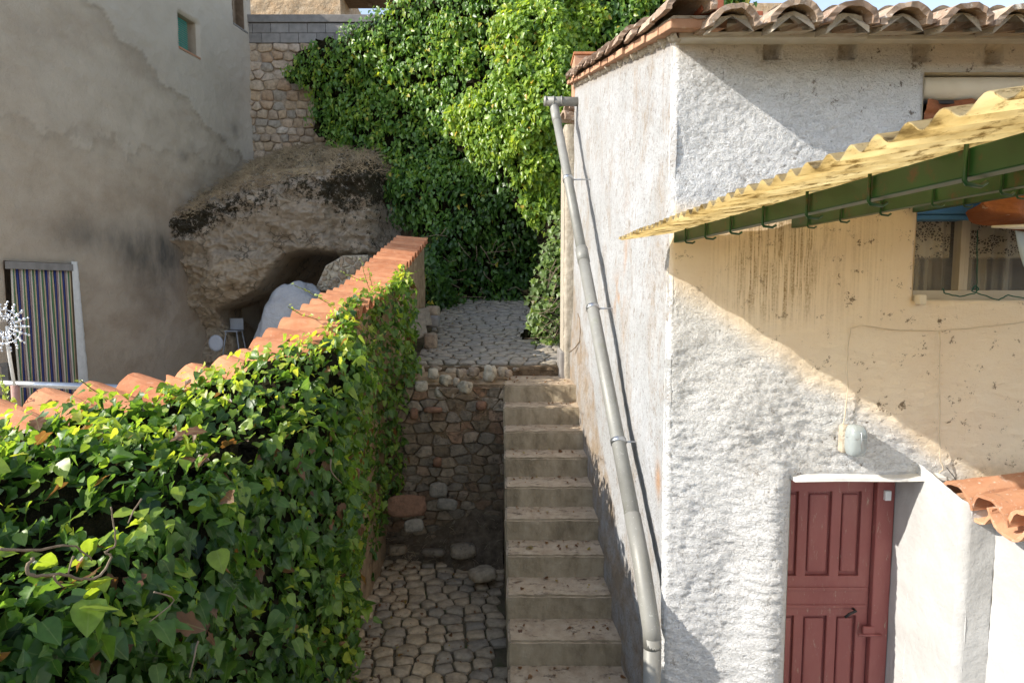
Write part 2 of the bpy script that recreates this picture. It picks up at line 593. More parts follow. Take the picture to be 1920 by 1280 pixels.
GREENS = [(0.0, (0.020, 0.058, 0.014)), (0.3, (0.055, 0.125, 0.026)), (0.6, (0.125, 0.225, 0.040)), (0.78, (0.28, 0.37, 0.045)),
          (0.88, (0.38, 0.41, 0.055)), (0.93, (0.20, 0.095, 0.04)), (1.0, (0.115, 0.06, 0.035))]
MT['ivy'] = leaf_mat('ivy leaf', GREENS, 0.40, 0.38, True)
MT['creeper'] = leaf_mat('creeper leaf', [(0.0, (0.035, 0.085, 0.018)), (0.4, (0.10, 0.20, 0.04)), (0.7, (0.19, 0.31, 0.06)), (0.9, (0.33, 0.40, 0.055)), (1.0, (0.40, 0.33, 0.05))])
MT['mound'] = leaf_mat('yellow green creeper leaf', [(0.0, (0.07, 0.15, 0.028)), (0.4, (0.19, 0.30, 0.05)), (0.75, (0.33, 0.42, 0.055)), (0.95, (0.40, 0.41, 0.05)), (1.0, (0.45, 0.30, 0.05))])
MT['under'] = simple('leaf gap shade', (0.012, 0.012, 0.006), (0.035, 0.028, 0.015), 20, 1.0, bump=1.0, bscale=30, dist=0.05, spec=0.05)  # near black: the shade inside the foliage is in the colour
MT['stem'] = simple('woody stem', (0.16, 0.115, 0.075), (0.30, 0.23, 0.16), 30, 0.9, bump=0.5, spec=0.1)
MT['greenstem'] = simple('green shoot', (0.14, 0.18, 0.04), (0.24, 0.26, 0.07), 30, 0.7, bump=0)
MT['straw'] = simple('dry straw', (0.16, 0.115, 0.07), (0.50, 0.39, 0.25), 5, 0.9, bump=0, spec=0.1)

MT['pipe'] = NB('grey downpipe')
b = MT['pipe']
col = b.ramp(b.noise(3, 6, 0.6), [(0.3, (0.20, 0.195, 0.175)), (0.7, (0.29, 0.285, 0.26))])
col = b.mix(b.ramp(b.noise(55, 4, 0.8), [(0.62, 0.0), (0.68, 0.7)]), col, (0.55, 0.55, 0.50))
col = b.mix(b.ramp(b.noise(12, 5, 0.7, (1, 1, 0.4)), [(0.58, 0.0), (0.7, 0.5)]), col, (0.21, 0.22, 0.15))
MT['pipe'] = b.done(col, 0.5, 0.1, 0.4)
MT['green'] = NB('green painted steel')
b = MT['green']
col = b.ramp(b.noise(6, 5), [(0.3, (0.006, 0.048, 0.012)), (0.7, (0.014, 0.085, 0.020))])
col = b.mix(b.ramp(b.noise(13, 6, 0.75), [(0.56, 0.0), (0.68, 0.8)]), col, (0.10, 0.035, 0.015))
MT['green'] = b.done(col, 0.4, 0.0, 0.5)
# yellowed fibreglass
b = NB('yellowed fibreglass')
col = b.ramp(b.noise(3.0, 7, 0.7, (1.0, 2.6, 1)), [(0.35, (0.19, 0.145, 0.075)), (0.45, (0.58, 0.51, 0.34)), (0.68, (0.80, 0.76, 0.60))])
col = b.mix(b.ramp(b.noise(17, 6, 0.75, (1, 2.2, 1)), [(0.53, 0.0), (0.62, 0.85)]), col, (0.22, 0.16, 0.07))
b.done(col, 0.55, spec=0.3)
tr = b.n.new('ShaderNodeBsdfTranslucent')
b.set(tr.inputs['Color'], b.mix(1.0, col, (1.25, 1.18, 1.05), 'MULTIPLY'))
ms = b.n.new('ShaderNodeMixShader')
ms.inputs[0].default_value = 0.86
b.l.new(b.p.outputs[0], ms.inputs[1])
b.l.new(tr.outputs[0], ms.inputs[2])
b.l.new(ms.outputs[0], b.out.inputs['Surface'])
MT['fibre'] = b.m

b = NB('red brown door paint')
col = b.ramp(b.noise(3, 5, 0.6, (1, 1, 0.4)), [(0.3, (0.22, 0.066, 0.062)), (0.7, (0.30, 0.098, 0.090))])
col = b.mix(b.ramp(b.noise(40, 6, 0.8, (1, 1, 0.25)), [(0.60, 0.0), (0.68, 0.7)]), col, (0.42, 0.36, 0.28))
col = b.mix(b.ramp(b.noise(5, 6, 0.7, (1, 1, 0.35)), [(0.45, 0.0), (0.75, 0.5)]), col, (0.34, 0.15, 0.13))
b.bump(b.noise(60, 4, 0.6, (1, 1, 0.1)), 0.3, 0.003)
MT['door'] = b.done(col, 0.5, spec=0.4)
MT['whitepaint'] = simple('white paint', (0.62, 0.61, 0.58), (0.74, 0.73, 0.70), 12, 0.6, bump=0.3, bscale=40)
MT['cream'] = simple('cream paint', (0.62, 0.55, 0.43), (0.70, 0.64, 0.53), 6, 0.8, bump=0.4, bscale=40)
MT['frame'] = simple('cream aluminium', (0.42, 0.36, 0.28), (0.48, 0.42, 0.33), 5, 0.5, bump=0)
MT['blue'] = simple('blue paint', (0.07, 0.22, 0.42), (0.10, 0.27, 0.48), 8, 0.6, bump=0.1)
MT['paleblue'] = simple('pale blue cloth', (0.40, 0.52, 0.66), (0.50, 0.62, 0.74), 8, 0.8, bump=0.1)
MT['white'] = simple('white plastic', (0.70, 0.71, 0.72), (0.76, 0.77, 0.78), 5, 0.45, bump=0)
MT['iron'] = simple('dark iron', (0.02, 0.02, 0.022), (0.05, 0.045, 0.04), 20, 0.6, bump=0.2)
MT['galv'] = simple('galvanised tube', (0.42, 0.43, 0.45), (0.56, 0.57, 0.58), 12, 0.32, 0.9, 0)
MT['silver'] = simple('bright metal', (0.62, 0.64, 0.68), (0.75, 0.76, 0.78), 12, 0.25, 0.9, 0)
MT['pinkpost'] = simple('pinkish post', (0.36, 0.20, 0.165), (0.44, 0.26, 0.21), 12, 0.7, 0, 0.2)
MT['cable'] = simple('cream cable', (0.52, 0.43, 0.31), (0.60, 0.50, 0.37), 12, 0.6, 0, 0)
MT['greencord'] = simple('green cord', (0.008, 0.065, 0.045), (0.012, 0.09, 0.06), 12, 0.6, 0, 0)
MT['shutter'] = simple('turquoise shutter', (0.03, 0.30, 0.24), (0.05, 0.36, 0.29), 12, 0.6, 0, 0)
MT['slat'] = simple('brown blind slat', (0.07, 0.05, 0.032), (0.10, 0.072, 0.045), 12, 0.6, 0, 0)
MT['wood'] = simple('weathered wood', (0.16, 0.11, 0.07), (0.26, 0.19, 0.13), 10, 0.85, 0, 0.4)
# awning cloth
b = NB('rust brown awning cloth')
col = b.ramp(b.noise(4, 5, 0.6), [(0.3, (0.20, 0.065, 0.025)), (0.7, (0.36, 0.135, 0.055))])
col = b.mix(b.ramp(b.noise(10, 5, 0.7, (1, 1, 2.5)), [(0.63, 0.0), (0.67, 0.7)]), col, (0.60, 0.50, 0.40))
b.bump(b.noise(14, 5, 0.6, (1, 1, 2)), 0.8, 0.02)
MT['awning'] = b.done(col, 0.6, spec=0.3)
# lace: thread pattern with real holes in the weave
b = NB('white lace')
hol = b.voro(58, 'DISTANCE_TO_EDGE', (1, 1, 1))
flo = b.noise(11, 3, 0.5, (1, 0.2, 1.2))
z = b.n.new('ShaderNodeSeparateXYZ')
b.l.new(b.pos.outputs['Position'], z.inputs[0])
band = b.ramp(b.math('DIVIDE', b.math('SUBTRACT', z.outputs['Z'], 3.28), 0.14), [(0.0, 0.0), (0.12, 1.0)])
thread = b.ramp(hol, [(0.10, 1.0), (0.16, 0.0)])
flower = b.ramp(flo, [(0.5, 0.0), (0.54, 1.0)])
lace = b.math('MAXIMUM', thread, flower)
fold = b.ramp(b.noise(1.0, 2, 0.5, (13, 0, 0)), [(0.46, 0.06), (0.56, 0.55)])
alpha = b.mix(band, fold, lace)
b.done(b.ramp(b.noise(5, 3), [(0.3, (0.40, 0.35, 0.26)), (0.7, (0.48, 0.42, 0.32))]), 0.9, spec=0.1)
b.set(b.p.inputs['Alpha'], alpha)
MT['lace'] = b.m
b = NB('window glass')
b.done((0.9, 0.92, 0.92), 0.03, spec=0.4)
b.p.inputs['Alpha'].default_value = 0.03
MT['glass'] = b.m
b = NB('milky lamp glass')
b.done((0.45, 0.50, 0.51), 0.2, spec=0.6)
b.p.inputs['Transmission Weight'].default_value = 0.35
MT['opal'] = b.m
STRIPS = [('navy strip', (0.025, 0.035, 0.14)), ('mauve strip', (0.30, 0.20, 0.19)), ('cream strip', (0.55, 0.50, 0.41)), ('green strip', (0.08, 0.19, 0.085)), ('tan strip', (0.44, 0.35, 0.21))]
for nm, c in STRIPS:
    MT[nm] = simple(nm, tuple(x * 0.92 for x in c), tuple(x * 1.05 for x in c), 8, 0.5, 0, 0)


# ------------------------------------------------------------------ generators
def grid_wall(name, O, U, N, us, zfun, vs_, mat, parent=None, holes=(), disp=None, attrs=None, kind=None):
    """a wall sheet with relief: point = O + U*u + z; holes (u0,u1,z0,z1) are left open"""
    U, N, O = np.array(U, float), np.array(N, float), np.array(O, float)
    g, h = np.meshgrid(us, vs_, indexing='ij')
    u, v = g.ravel(), h.ravel()
    z = zfun(u, v)
    P = O + u[:, None] * U
    P[:, 2] = z
    d = disp(u, z, P) if disp else 0
    P = P + (N * np.ones_like(P)) * np.asarray(d).reshape(-1, 1)
    nu, nv = len(us), len(vs_)
    i, j = np.meshgrid(np.arange(nu - 1), np.arange(nv - 1), indexing='ij')
    a = (i * nv + j).ravel()
    Fs = np.stack([a, a + nv, a + nv + 1, a + 1], 1)
    cu = u[Fs].mean(1)
    cz = z[Fs].mean(1)
    keep = np.ones(len(Fs), bool)
    for (u0, u1, z0, z1) in holes:
        keep &= ~((cu > u0) & (cu < u1) & (cz > z0) & (cz < z1))
    # face the outward normal
    if np.dot(np.cross(U, [0, 0, 1]), N) < 0:
        Fs = Fs[:, ::-1]
    at_ = attrs(u, z, P) if attrs else None
    return fast(name, P, Fs[keep].copy(), mat, parent, True, at_)


def axis(a, b, step, cuts=()):
    n = max(2, int(round((b - a) / step)) + 1)
    x = np.linspace(a, b, n)
    if len(cuts):
        x = np.array([t for t in x if min(abs(t - c) for c in cuts) > step * 0.4])
        x = np.sort(np.concatenate([x, [c for c in cuts if a < c < b], ]))
    return x


def hole_round(u, z, hole, r):
    """how far the edge of an opening is rounded in"""
    u0, u1, z0, z1 = hole
    dx = np.maximum(np.maximum(u0 - u, u - u1), 0)
    dz = np.maximum(np.maximum(z0 - z, z - z1), 0)
    d = np.sqrt(dx * dx + dz * dz)
    t = np.clip(1 - d / r, 0, 1)
    return -r * 0.6 * t * t


def clip_poly(poly, p, q):
    """keep the side of the bisector nearer to p"""
    m = ((p[0] + q[0]) / 2, (p[1] + q[1]) / 2)
    n = (q[0] - p[0], q[1] - p[1])
    out = []
    for i in range(len(poly)):
        a, c = poly[i], poly[(i + 1) % len(poly)]
        da = (a[0] - m[0]) * n[0] + (a[1] - m[1]) * n[1]
        dc = (c[0] - m[0]) * n[0] + (c[1] - m[1]) * n[1]
        if da <= 0:
            out.append(a)
        if da * dc < 0:
            t = da / (da - dc)
            out.append((a[0] + (c[0] - a[0]) * t, a[1] + (c[1] - a[1]) * t))
    return out


def cells(pts, bounds, metric=(1, 1)):
    pts = np.array(pts) * np.array(metric)
    bounds = [(x * metric[0], y * metric[1]) for x, y in bounds]
    out = []
    for i, p in enumerate(pts):
        d = ((pts - p) ** 2).sum(1)
        near = np.argsort(d)[1:22]
        poly = list(bounds)
        for j in near:
            poly = clip_poly(poly, p, pts[j])
            if len(poly) < 3:
                break
        if len(poly) >= 3:
            out.append((p / np.array(metric), [(x / metric[0], y / metric[1]) for x, y in poly]))
    return out


def area(poly):
    return 0.5 * abs(sum(poly[i][0] * poly[(i + 1) % len(poly)][1] - poly[(i + 1) % len(poly)][0] * poly[i][1] for i in range(len(poly))))


def inset_round(poly, gap, rounding=0.25):
    """shrink towards the centre by about gap, then cut the corners"""
    n = len(poly)
    cx = sum(p[0] for p in poly) / n
    cy = sum(p[1] for p in poly) / n
    sh = []
    for (x, y) in poly:
        d = math.hypot(x - cx, y - cy)
        k = max(0.25, 1 - gap * 1.25 / max(d, 1e-6))
        sh.append((cx + (x - cx) * k, cy + (y - cy) * k))
    # drop tiny edges
    q = [p for i, p in enumerate(sh) if math.hypot(p[0] - sh[i - 1][0], p[1] - sh[i - 1][1]) > 0.012]
    if len(q) < 3:
        return None
    out = []
    for i in range(len(q)):
        a, c = q[i], q[(i + 1) % len(q)]
        out.append((a[0] + (c[0] - a[0]) * rounding, a[1] + (c[1] - a[1]) * rounding))
        out.append((a[0] + (c[0] - a[0]) * (1 - rounding), a[1] + (c[1] - a[1]) * (1 - rounding)))
    return out


def stone(name, poly, frame, h, mat, parent, dome=0.25, tilt=0.0, jit=0.006, flat=False):
    """a stone whose outline lies in the plane of frame = (origin, ex, ey, ez)"""
    O, ex, ey, ez = frame
    n = len(poly)
    cx = sum(p[0] for p in poly) / n
    cy = sum(p[1] for p in poly) / n
    c3 = O + ex * cx + ey * cy
    V, Fs = [], []
    tx, ty = random.uniform(-tilt, tilt), random.uniform(-tilt, tilt)
    for k, (sc, hh) in enumerate(((1.0, -0.03), (0.985, h * 0.65), (0.86, h))):
        for (x, y) in poly:
            dx, dy = (x - cx) * sc, (y - cy) * sc
            z = hh + (tx * dx + ty * dy if k else 0) + random.uniform(-jit, jit) * (k > 0)
            V.append(ex * dx + ey * dy + ez * z)
    V.append(ez * (h * (1 + dome * 0.5)))
    for k in range(2):
        for i in range(n):
            j = (i + 1) % n
            Fs.append((k * n + i, k * n + j, (k + 1) * n + j, (k + 1) * n + i))
    for i in range(n):
        Fs.append((2 * n + i, 2 * n + (i + 1) % n, 3 * n))
    a2 = sum(poly[i][0] * poly[(i + 1) % n][1] - poly[(i + 1) % n][0] * poly[i][1] for i in range(n))
    flip = (a2 < 0) != (np.dot(np.cross(ex, ey), ez) < 0)
    if flip:
        Fs = [f[::-1] for f in Fs]
    me = mesh_data(name, V, Fs, mat)
    me.polygons.foreach_set('use_smooth', np.array([not flat and k >= n for k in range(len(Fs))], bool))
    return put(name, me, parent, tuple(c3))


def brick_points(w, h, sx, sy, jit, curve=None):
    pts = []
    r = 0
    y = sy * 0.5
    while y < h + sy * 0.5:
        x = (sx * 0.5 if r % 2 else 0.0) + random.uniform(-0.2, 0.2) * sx
        while x < w + sx * 0.5:
            px = x + random.uniform(-jit, jit) * sx
            py = y + random.uniform(-jit, jit) * sy + (curve(x) if curve else 0)
            pts.append((px, py))
            x += sx * random.uniform(0.75, 1.3)
        y += sy * random.uniform(0.85, 1.15)
        r += 1
    return pts


def rock(name, size, mat, parent=None, seed=0, loc=(0, 0, 0), rough=0.25, sub=3, rot=0.0, square=0.0):
    bm = bmesh.new()
    bmesh.ops.create_icosphere(bm, subdivisions=sub, radius=1)
    P = np.array([v.co for v in bm.verts])
    if square:
        m = np.abs(P).max(1)[:, None]
        P = P * (1 - square) + P / m * square * 0.85
    P = P * (1 + rough * (fbm(P * 1.3 + seed * 7.1, 4, seed) + 0.45 * fbm(P * 3.3 + seed * 3.1, 2, seed + 9))[:, None])
    P = P * np.array(size)
    c, s = math.cos(rot), math.sin(rot)
    P = np.stack([P[:, 0] * c - P[:, 1] * s, P[:, 0] * s + P[:, 1] * c, P[:, 2]], 1)
    Fs = np.array([[v.index for v in f.verts] for f in bm.faces])
    bm.free()
    me = mesh_data(name, P, Fs, mat, True)
    return put(name, me, parent, loc)


def barrel(L, r0, r1, th, n=9, arc=math.pi * 0.96, seg=4, mouth=0.0, seed=0):
    """a clay barrel tile along +x from 0 to L, arched up (+z); returns V, F"""
    V, Fs = [], []
    m = n + 1
    for layer in (0, 1):
        for i in range(seg + 1):
            t = i / seg
            r = r0 + (r1 - r0) * t - (th if layer else 0)
            for k in range(m):
                a = math.pi / 2 + arc * (0.5 - k / n)
                wob = 1 + 0.03 * math.sin(k * 1.7 + i * 2.1 + seed)
                V.append((L * t, r * math.cos(a) * wob, r * math.sin(a) * wob))
    o = (seg + 1) * m
    for i in range(seg):
        for k in range(n):
            a = i * m + k
            Fs.append((a, a + 1, a + m + 1, a + m))
            Fs.append((o + a, o + a + m, o + a + m + 1, o + a + 1))
    for k in range(n):
        Fs.append((k, o + k, o + k + 1, k + 1))
        a = seg * m + k
        Fs.append((a, a + 1, o + a + 1, o + a))
    for i in range(seg):
        for k in (0, n):
            a = i * m + k
            q = (a, a + m, o + a + m, o + a)
            Fs.append(q if k == 0 else q[::-1])
    return np.array(V), Fs


# leaves -------------------------------------------------------------
def leaf_shape(kind):
    """verts (x across, y to the tip, z) and triangles"""
    if kind == 'ivy':
        half = [(0.14, -0.11), (0.35, -0.15), (0.40, 0.02), (0.33, 0.15), (0.50, 0.30), (0.45, 0.43), (0.27, 0.52), (0.19, 0.74)]
        mid = [(0, 0.0), (0, 0.33), (0, 1.0)]
    elif kind == 'ovate':
        half = [(0.18, -0.04), (0.35, 0.06), (0.41, 0.26), (0.33, 0.52), (0.16, 0.80)]
        mid = [(0, 0.0), (0, 0.33), (0, 1.0)]
    else:
        half = [(0.34, 0.12), (0.26, 0.58)]
        mid = [(0, 0.0), (0, 0.4), (0, 1.0)]
    V = [(x, y, 0) for x, y in mid]
    n = len(half)
    V += [(x, y, 0) for x, y in half] + [(-x, y, 0) for x, y in half]
    V = np.array(V, float)
    V[:, 2] = 0.26 * np.abs(V[:, 0]) + 0.10 * np.sin(V[:, 1] * 7) * np.abs(V[:, 0]) - 0.22 * np.maximum(V[:, 1], 0) ** 2 + 0.02
    Fs = []
    for s in (0, 1):
        idx = [0] + [3 + s * n + k for k in range(n)] + [2]
        for a, c in zip(idx[:-1], idx[1:]):
            Fs.append((1, a, c) if s == 0 else (1, c, a))
    return V, np.array(Fs)


LEAF = {k: leaf_shape(k) for k in ('ivy', 'ovate', 'far')}


def frames(nrm, tip):
    nrm = nrm / np.linalg.norm(nrm, axis=1)[:, None]
    tip = tip - nrm * (tip * nrm).sum(1)[:, None]
    tip = tip / np.maximum(np.linalg.norm(tip, axis=1)[:, None], 1e-6)
    x = np.cross(tip, nrm)
    return np.stack([x, tip, nrm], 2)      # columns


def scatter(kind, pos, R, size, tint, curl=None):
    V, Fs = LEAF[kind]
    n = len(pos)
    W = V[None] * np.stack([size * rng.uniform(0.8, 1.15, n), size, size * rng.uniform(0.3, 1.8, n)], 1)[:, None, :]
    P = np.einsum('nij,nkj->nki', R, W) + pos[:, None, :]
    G = Fs[None] + (np.arange(n) * len(V))[:, None, None]
    return P.reshape(-1, 3), G.reshape(-1, 3), np.repeat(tint, len(V))


def join(parts):
    V, Fs, T, o = [], [], [], 0
    for v, f, t in parts:
        V.append(v)
        Fs.append(f + o)
        T.append(t)
        o += len(v)
    return np.concatenate(V), np.concatenate(Fs), np.concatenate(T)


def surf_normals(P, nu, nv):
    G = P.reshape(nu, nv, 3)
    du = np.gradient(G, axis=0)
    dv = np.gradient(G, axis=1)
    n = np.cross(du, dv)
    n /= np.maximum(np.linalg.norm(n, axis=2)[..., None], 1e-9)
    return n.reshape(-1, 3)


def grid_faces(nu, nv):
    i, j = np.meshgrid(np.arange(nu - 1), np.arange(nv - 1), indexing='ij')
    a = (i * nv + j).ravel()
    return np.stack([a, a + nv, a + nv + 1, a + 1], 1)


def sample_grid(P, nu, nv, N, weight=None):
    """random points on a grid surface, with normals"""
    Fs = grid_faces(nu, nv)
    A = np.linalg.norm(np.cross(P[Fs[:, 1]] - P[Fs[:, 0]], P[Fs[:, 3]] - P[Fs[:, 0]]), axis=1)
    if weight is not None:
        A = A * weight[Fs].mean(1)
    f = rng.choice(len(Fs), N, p=A / A.sum())
    a, c = rng.random(N)[:, None], rng.random(N)[:, None]
    q = P[Fs[f]]
    p = (q[:, 0] * (1 - a) + q[:, 1] * a) * (1 - c) + (q[:, 3] * (1 - a) + q[:, 2] * a) * c
    nr = surf_normals(P, nu, nv)[Fs[f]].mean(1)
    return p, nr


# ================================================================== THE SETTING
g = fast('ground', [(-400, -400, -0.06), (400, -400, -0.06), (400, 600, -0.06), (-400, 600, -0.06)], [(0, 1, 2, 3)], MT['ground'])
tag(g, 'wide dry brown ground below and around the houses', kind='structure')

# stair data (fitted to the steps of the photograph)
NX, NY, NZ, RUN, RISE, SW = -0.103, 6.889, H - 1.0732, 0.3143, 0.19226, 0.85
TAN = 0.02598


def stair_x(Y):
    return NX - TAN * (Y - NY)


def stair_z(Y):
    return NZ + (Y - NY) * RISE / RUN


def side_x(Y, z=3.0):
    return 0.865 - 0.032 * (Y - 3.4) + 0.05 * smooth(2.6, 0.4, np.asarray(z, float)) * smooth(5.0, 3.4, np.asarray(Y, float))


# lower courtyard: mossy bed with every cobble set in it
yard = thing('courtyard', (-0.7, 5.4, 0), 'cobbled lower courtyard between the ivy wall and the steps', kind='structure')
X0, X1, Y0, Y1 = -1.75, 0.0, 3.2, 7.05
fast('bedding', [(X0, Y0, 0.0), (0.95, Y0, 0.0), (0.95, Y1, 0.0), (X0, Y1, 0.0)], [(0, 1, 2, 3)], MT['joint'], yard)
random.seed(3)
pts = brick_points(X1 - X0, 6.86 - Y0, 0.170, 0.145, 0.12, lambda x: 0.16 * (x / 1.6) ** 2)
fr = (np.array([X0, Y0, 0.0]), np.array([1.0, 0, 0]), np.array([0, 1.0, 0]), np.array([0, 0, 1.0]))
for p, poly in cells(pts, [(0, 0), (X1 - X0, 0), (X1 - X0, 6.80 - Y0), (0, 6.80 - Y0)], (0.9, 1)):
    if area(poly) < 0.006:
        continue
    q = inset_round(poly, 0.009, 0.11)
    if q and X0 + p[0] < stair_x(Y0 + p[1]) - 0.02:
        stone('cobble', q, fr, random.uniform(0.022, 0.042), MT['cobble'], yard, 0.35, 0.10, 0.004)

# upper path, sloping up to the ivy bank
PZ0, PY0, PY1, PS = 2.13, 7.80, 12.1, 0.186
path = thing('path', (-0.3, 9, PZ0), 'cobbled path climbing from the landing to the ivy bank', kind='structure')


def path_z(Y):
    return PZ0 + (np.asarray(Y, float) - PY0) * PS


us = np.linspace(-1.5, 0.8, 24)
vs_ = np.linspace(PY0 - 0.15, PY1 + 1.2, 44)
g1, h1 = np.meshgrid(us, vs_, indexing='ij')
P = np.stack([g1.ravel(), h1.ravel(), path_z(h1.ravel())], 1)
P[:, 2] += 0.012 * pn(P * 3)
fast('bedding', P, grid_faces(24, 44), MT['joint'], path, True)
PW, PL = 1.95, PY1 - PY0
random.seed(5)
pts = brick_points(PW, PL, 0.215, 0.130, 0.15, lambda x: 0.05 * math.sin(x * 2.2))
ey = np.array([0, 1.0, PS])
ey /= np.linalg.norm(ey)
fr = (np.array([-1.27, PY0 + 0.04, path_z(PY0 + 0.04)]), np.array([1.0, 0, 0]), ey, np.cross([1.0, 0, 0], ey))
for p, poly in cells(pts, [(0, 0), (PW, 0), (PW, PL), (0, PL)], (0.62, 1)):
    if area(poly) < 0.008:
        continue
    q = inset_round(poly, 0.009, 0.14)
    if q:
        stone('cobble', q, fr, random.uniform(0.018, 0.036), MT['pathcobble'], path, 0.25, 0.06, 0.004)

# neighbour's patio on the far side of the garden wall
PAT = 1.35
pm = MB()
pm.box((-14, -3, -0.05), (-1.62, 14.2, PAT))
o = pm.build('patio', MT['patio'])
tag(o, 'grey cement patio of the neighbour behind the garden wall', kind='structure')
# upper terrace behind the stone wall
pm = MB()
pm.box((-9, 16.4, -0.05), (14, 60, 8.62))
o = pm.build('terrace', MT['ground'])
tag(o, 'high terrace ground behind the ivy and the stone wall', kind='structure')
# bank of earth below the ivy
us = np.linspace(-2.6, 9, 60)
vs_ = np.linspace(1.6, 8.8, 50)


def bank_y(X, z):
    X, z = np.asarray(X, float), np.asarray(z, float)
    y = 12.1 + 1.75 * smooth(2.6, 7.2, z)
    return y + 0.15 * smooth(-1.0, -3.0, X)


g1, h1 = np.meshgrid(us, vs_, indexing='ij')
X, Z = g1.ravel(), h1.ravel()
P = np.stack([X, bank_y(X, Z) + 0.30, Z], 1)
o = fast('earth_bank', P, grid_faces(60, 50), MT['soil'], None, True)
tag(o, 'dark earth bank hidden under the hanging ivy', kind='structure')

# ================================================================== WHITE HOUSE
house = thing('white_house', (2.9, 5.4, 0), 'white two storey house with rough stucco, red door and clay tile roof', 'house')
EAVE, RS = 4.47, 0.262            # wall height at the front, slope of the roof


def roof_z(Y):
    return EAVE + (np.asarray(Y, float) - 3.4) * RS


FX0, FX1 = 0.862, 5.4
DOOR = (1.60, 2.31, -0.2, 2.02)
WIN = (2.225, 3.75, 3.045, 4.27)
STUBS = [(1.40, 4.385), (1.80, 4.385), (2.20, 4.372), (2.59, 4.36)]


def front_disp(u, z, P):
    X = FX0 + u
    q = np.stack([X, np.zeros_like(X), z], 1)
    a = 0.020 * fbm(q * np.array([2.2, 1, 2.2]), 3, 1)
    rough_n = 0.35 * fbm(q * np.array([15, 1, 20]), 2, 5, 0.5) + fbm(q * np.array([38, 1, 40]), 2, 6, 0.7)
    strokes = fbm(np.stack([X * 9 - z * 5, X * 0, z * 34 + X * 9], 1), 3, 9)
    low = smooth(3.2, 2.2, z)
    calm = smooth(2.0, 2.35, X) * 0.55 + 0.45 * smooth(2.7, 2.2, z) * smooth(1.4, 1.7, X) * 0.4
    amp = 0.0070 * (1 - 0.75 * np.clip(calm, 0, 1)) * (1 - 0.45 * smooth(2.55, 2.9, z) * smooth(1.0, 1.3, X) * smooth(3.5, 3.3, z))
    zone = smooth(3.62, 3.5, z) * smooth(-0.05, 0.15, (X - 1.0) * 0.63 - (3.03 - z) + 0.05)
    amp = amp * (1 - 0.6 * zone)
    d = a + amp * rough_n * (1 - 0.35 * low) + low * 0.018 * strokes * (1 - calm * 0.5)
    # the old wall leans out towards its foot and bulges beside the door
    d = d + 0.05 * smooth(2.2, 0.6, z) * smooth(1.9, 1.3, X) + 0.075 * np.exp(-((X - 1.47) / 0.15) ** 2) * smooth(2.25, 1.9, z) + 0.03 * np.exp(-((X - 1.3) / 0.2) ** 2 - ((z - 2.1) / 0.4) ** 2)
    hol = hole_round(X, z, DOOR, 0.075) + hole_round(X, z, (WIN[0], WIN[1], WIN[2], WIN[3]), 0.03)
    damp = np.where(hol < 0, 0.5, 1.0)
    d = d * damp + hol
    d = np.where(hol < -0.012, np.minimum(d, hol + 0.012), d)
    for (sx, sz) in STUBS:
        m = smooth(0.046, 0.036, np.abs(X - sx)) * smooth(0.052, 0.042, np.abs(z - sz))
        d = d - 0.055 * m
    # round the corner
    d = d - 0.03 * np.clip(1 - u / 0.035, 0, 1) ** 2
    return d


def front_attr(u, z, P):
    X = FX0 + u
    st_ = smooth(1.16, 1.3, X) * smooth(1.78, 1.62, X) * smooth(2.85, 3.1, z) + 0.35 * smooth(1.0, 1.2, X) * smooth(2.2, 1.9, X) * smooth(2.7, 3.2, z) * smooth(3.6, 3.4, z)
    st_ = st_ * smooth(3.75, 3.6, z)
    cream = smooth(3.62, 3.5, z) * smooth(-0.05, 0.15, (X - 1.0) * 0.63 - (3.03 - z) + 0.05 + 0.05 * pn(np.stack([X * 4, X * 0, z * 4], 1)))  # warm light through the canopy painted along its shadow edge
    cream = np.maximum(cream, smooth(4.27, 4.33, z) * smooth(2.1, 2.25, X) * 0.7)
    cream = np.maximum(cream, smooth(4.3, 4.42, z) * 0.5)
    speck = 0.55 + 0.45 * smooth(1.2, 2.0, X)
    dirt = 0.55 * np.exp(-((X - 1.33) / 0.09) ** 2 - ((z - 2.15) / 0.22) ** 2) + 0.4 * np.exp(-((z - 2.1) / 0.06) ** 2) * smooth(1.5, 1.7, X)
    for (sx, sz) in STUBS:
        dirt = dirt + 1.3 * np.exp(-((X - sx + 0.03) / 0.06) ** 2 - ((z - sz) / 0.07) ** 2)
    return {'streak': st_, 'cream': cream, 'speck': speck, 'dirt': dirt}


us = axis(0, FX1 - FX0, 0.0125, [DOOR[0] - FX0, DOOR[1] - FX0, WIN[0] - FX0, WIN[1] - FX0])
zs = axis(-0.05, EAVE, 0.0125, [DOOR[3], WIN[2], WIN[3]])
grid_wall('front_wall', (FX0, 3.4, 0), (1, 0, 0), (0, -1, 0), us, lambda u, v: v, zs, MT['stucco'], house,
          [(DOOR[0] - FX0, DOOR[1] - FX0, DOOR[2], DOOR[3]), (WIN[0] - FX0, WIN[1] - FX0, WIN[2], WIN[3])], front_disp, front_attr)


def side_disp(u, z, P):
    q = np.stack([u, u * 0, z], 1)
    d = 0.022 * fbm(q * 1.6, 3, 21) + 0.007 * fbm(q * np.array([16, 1, 11]), 4, 22, 0.6)
    Y = 3.4 + u
    d = d + np.where(True, 0.03 * smooth(0.55, 0.1, z - stair_z(Y)), 0)
    d = d + 0.05 * smooth(2.6, 0.4, z) * smooth(1.6, 0.0, u) * -1
    d = d - 0.03 * np.clip(1 - u / 0.035, 0, 1) ** 2
    return d


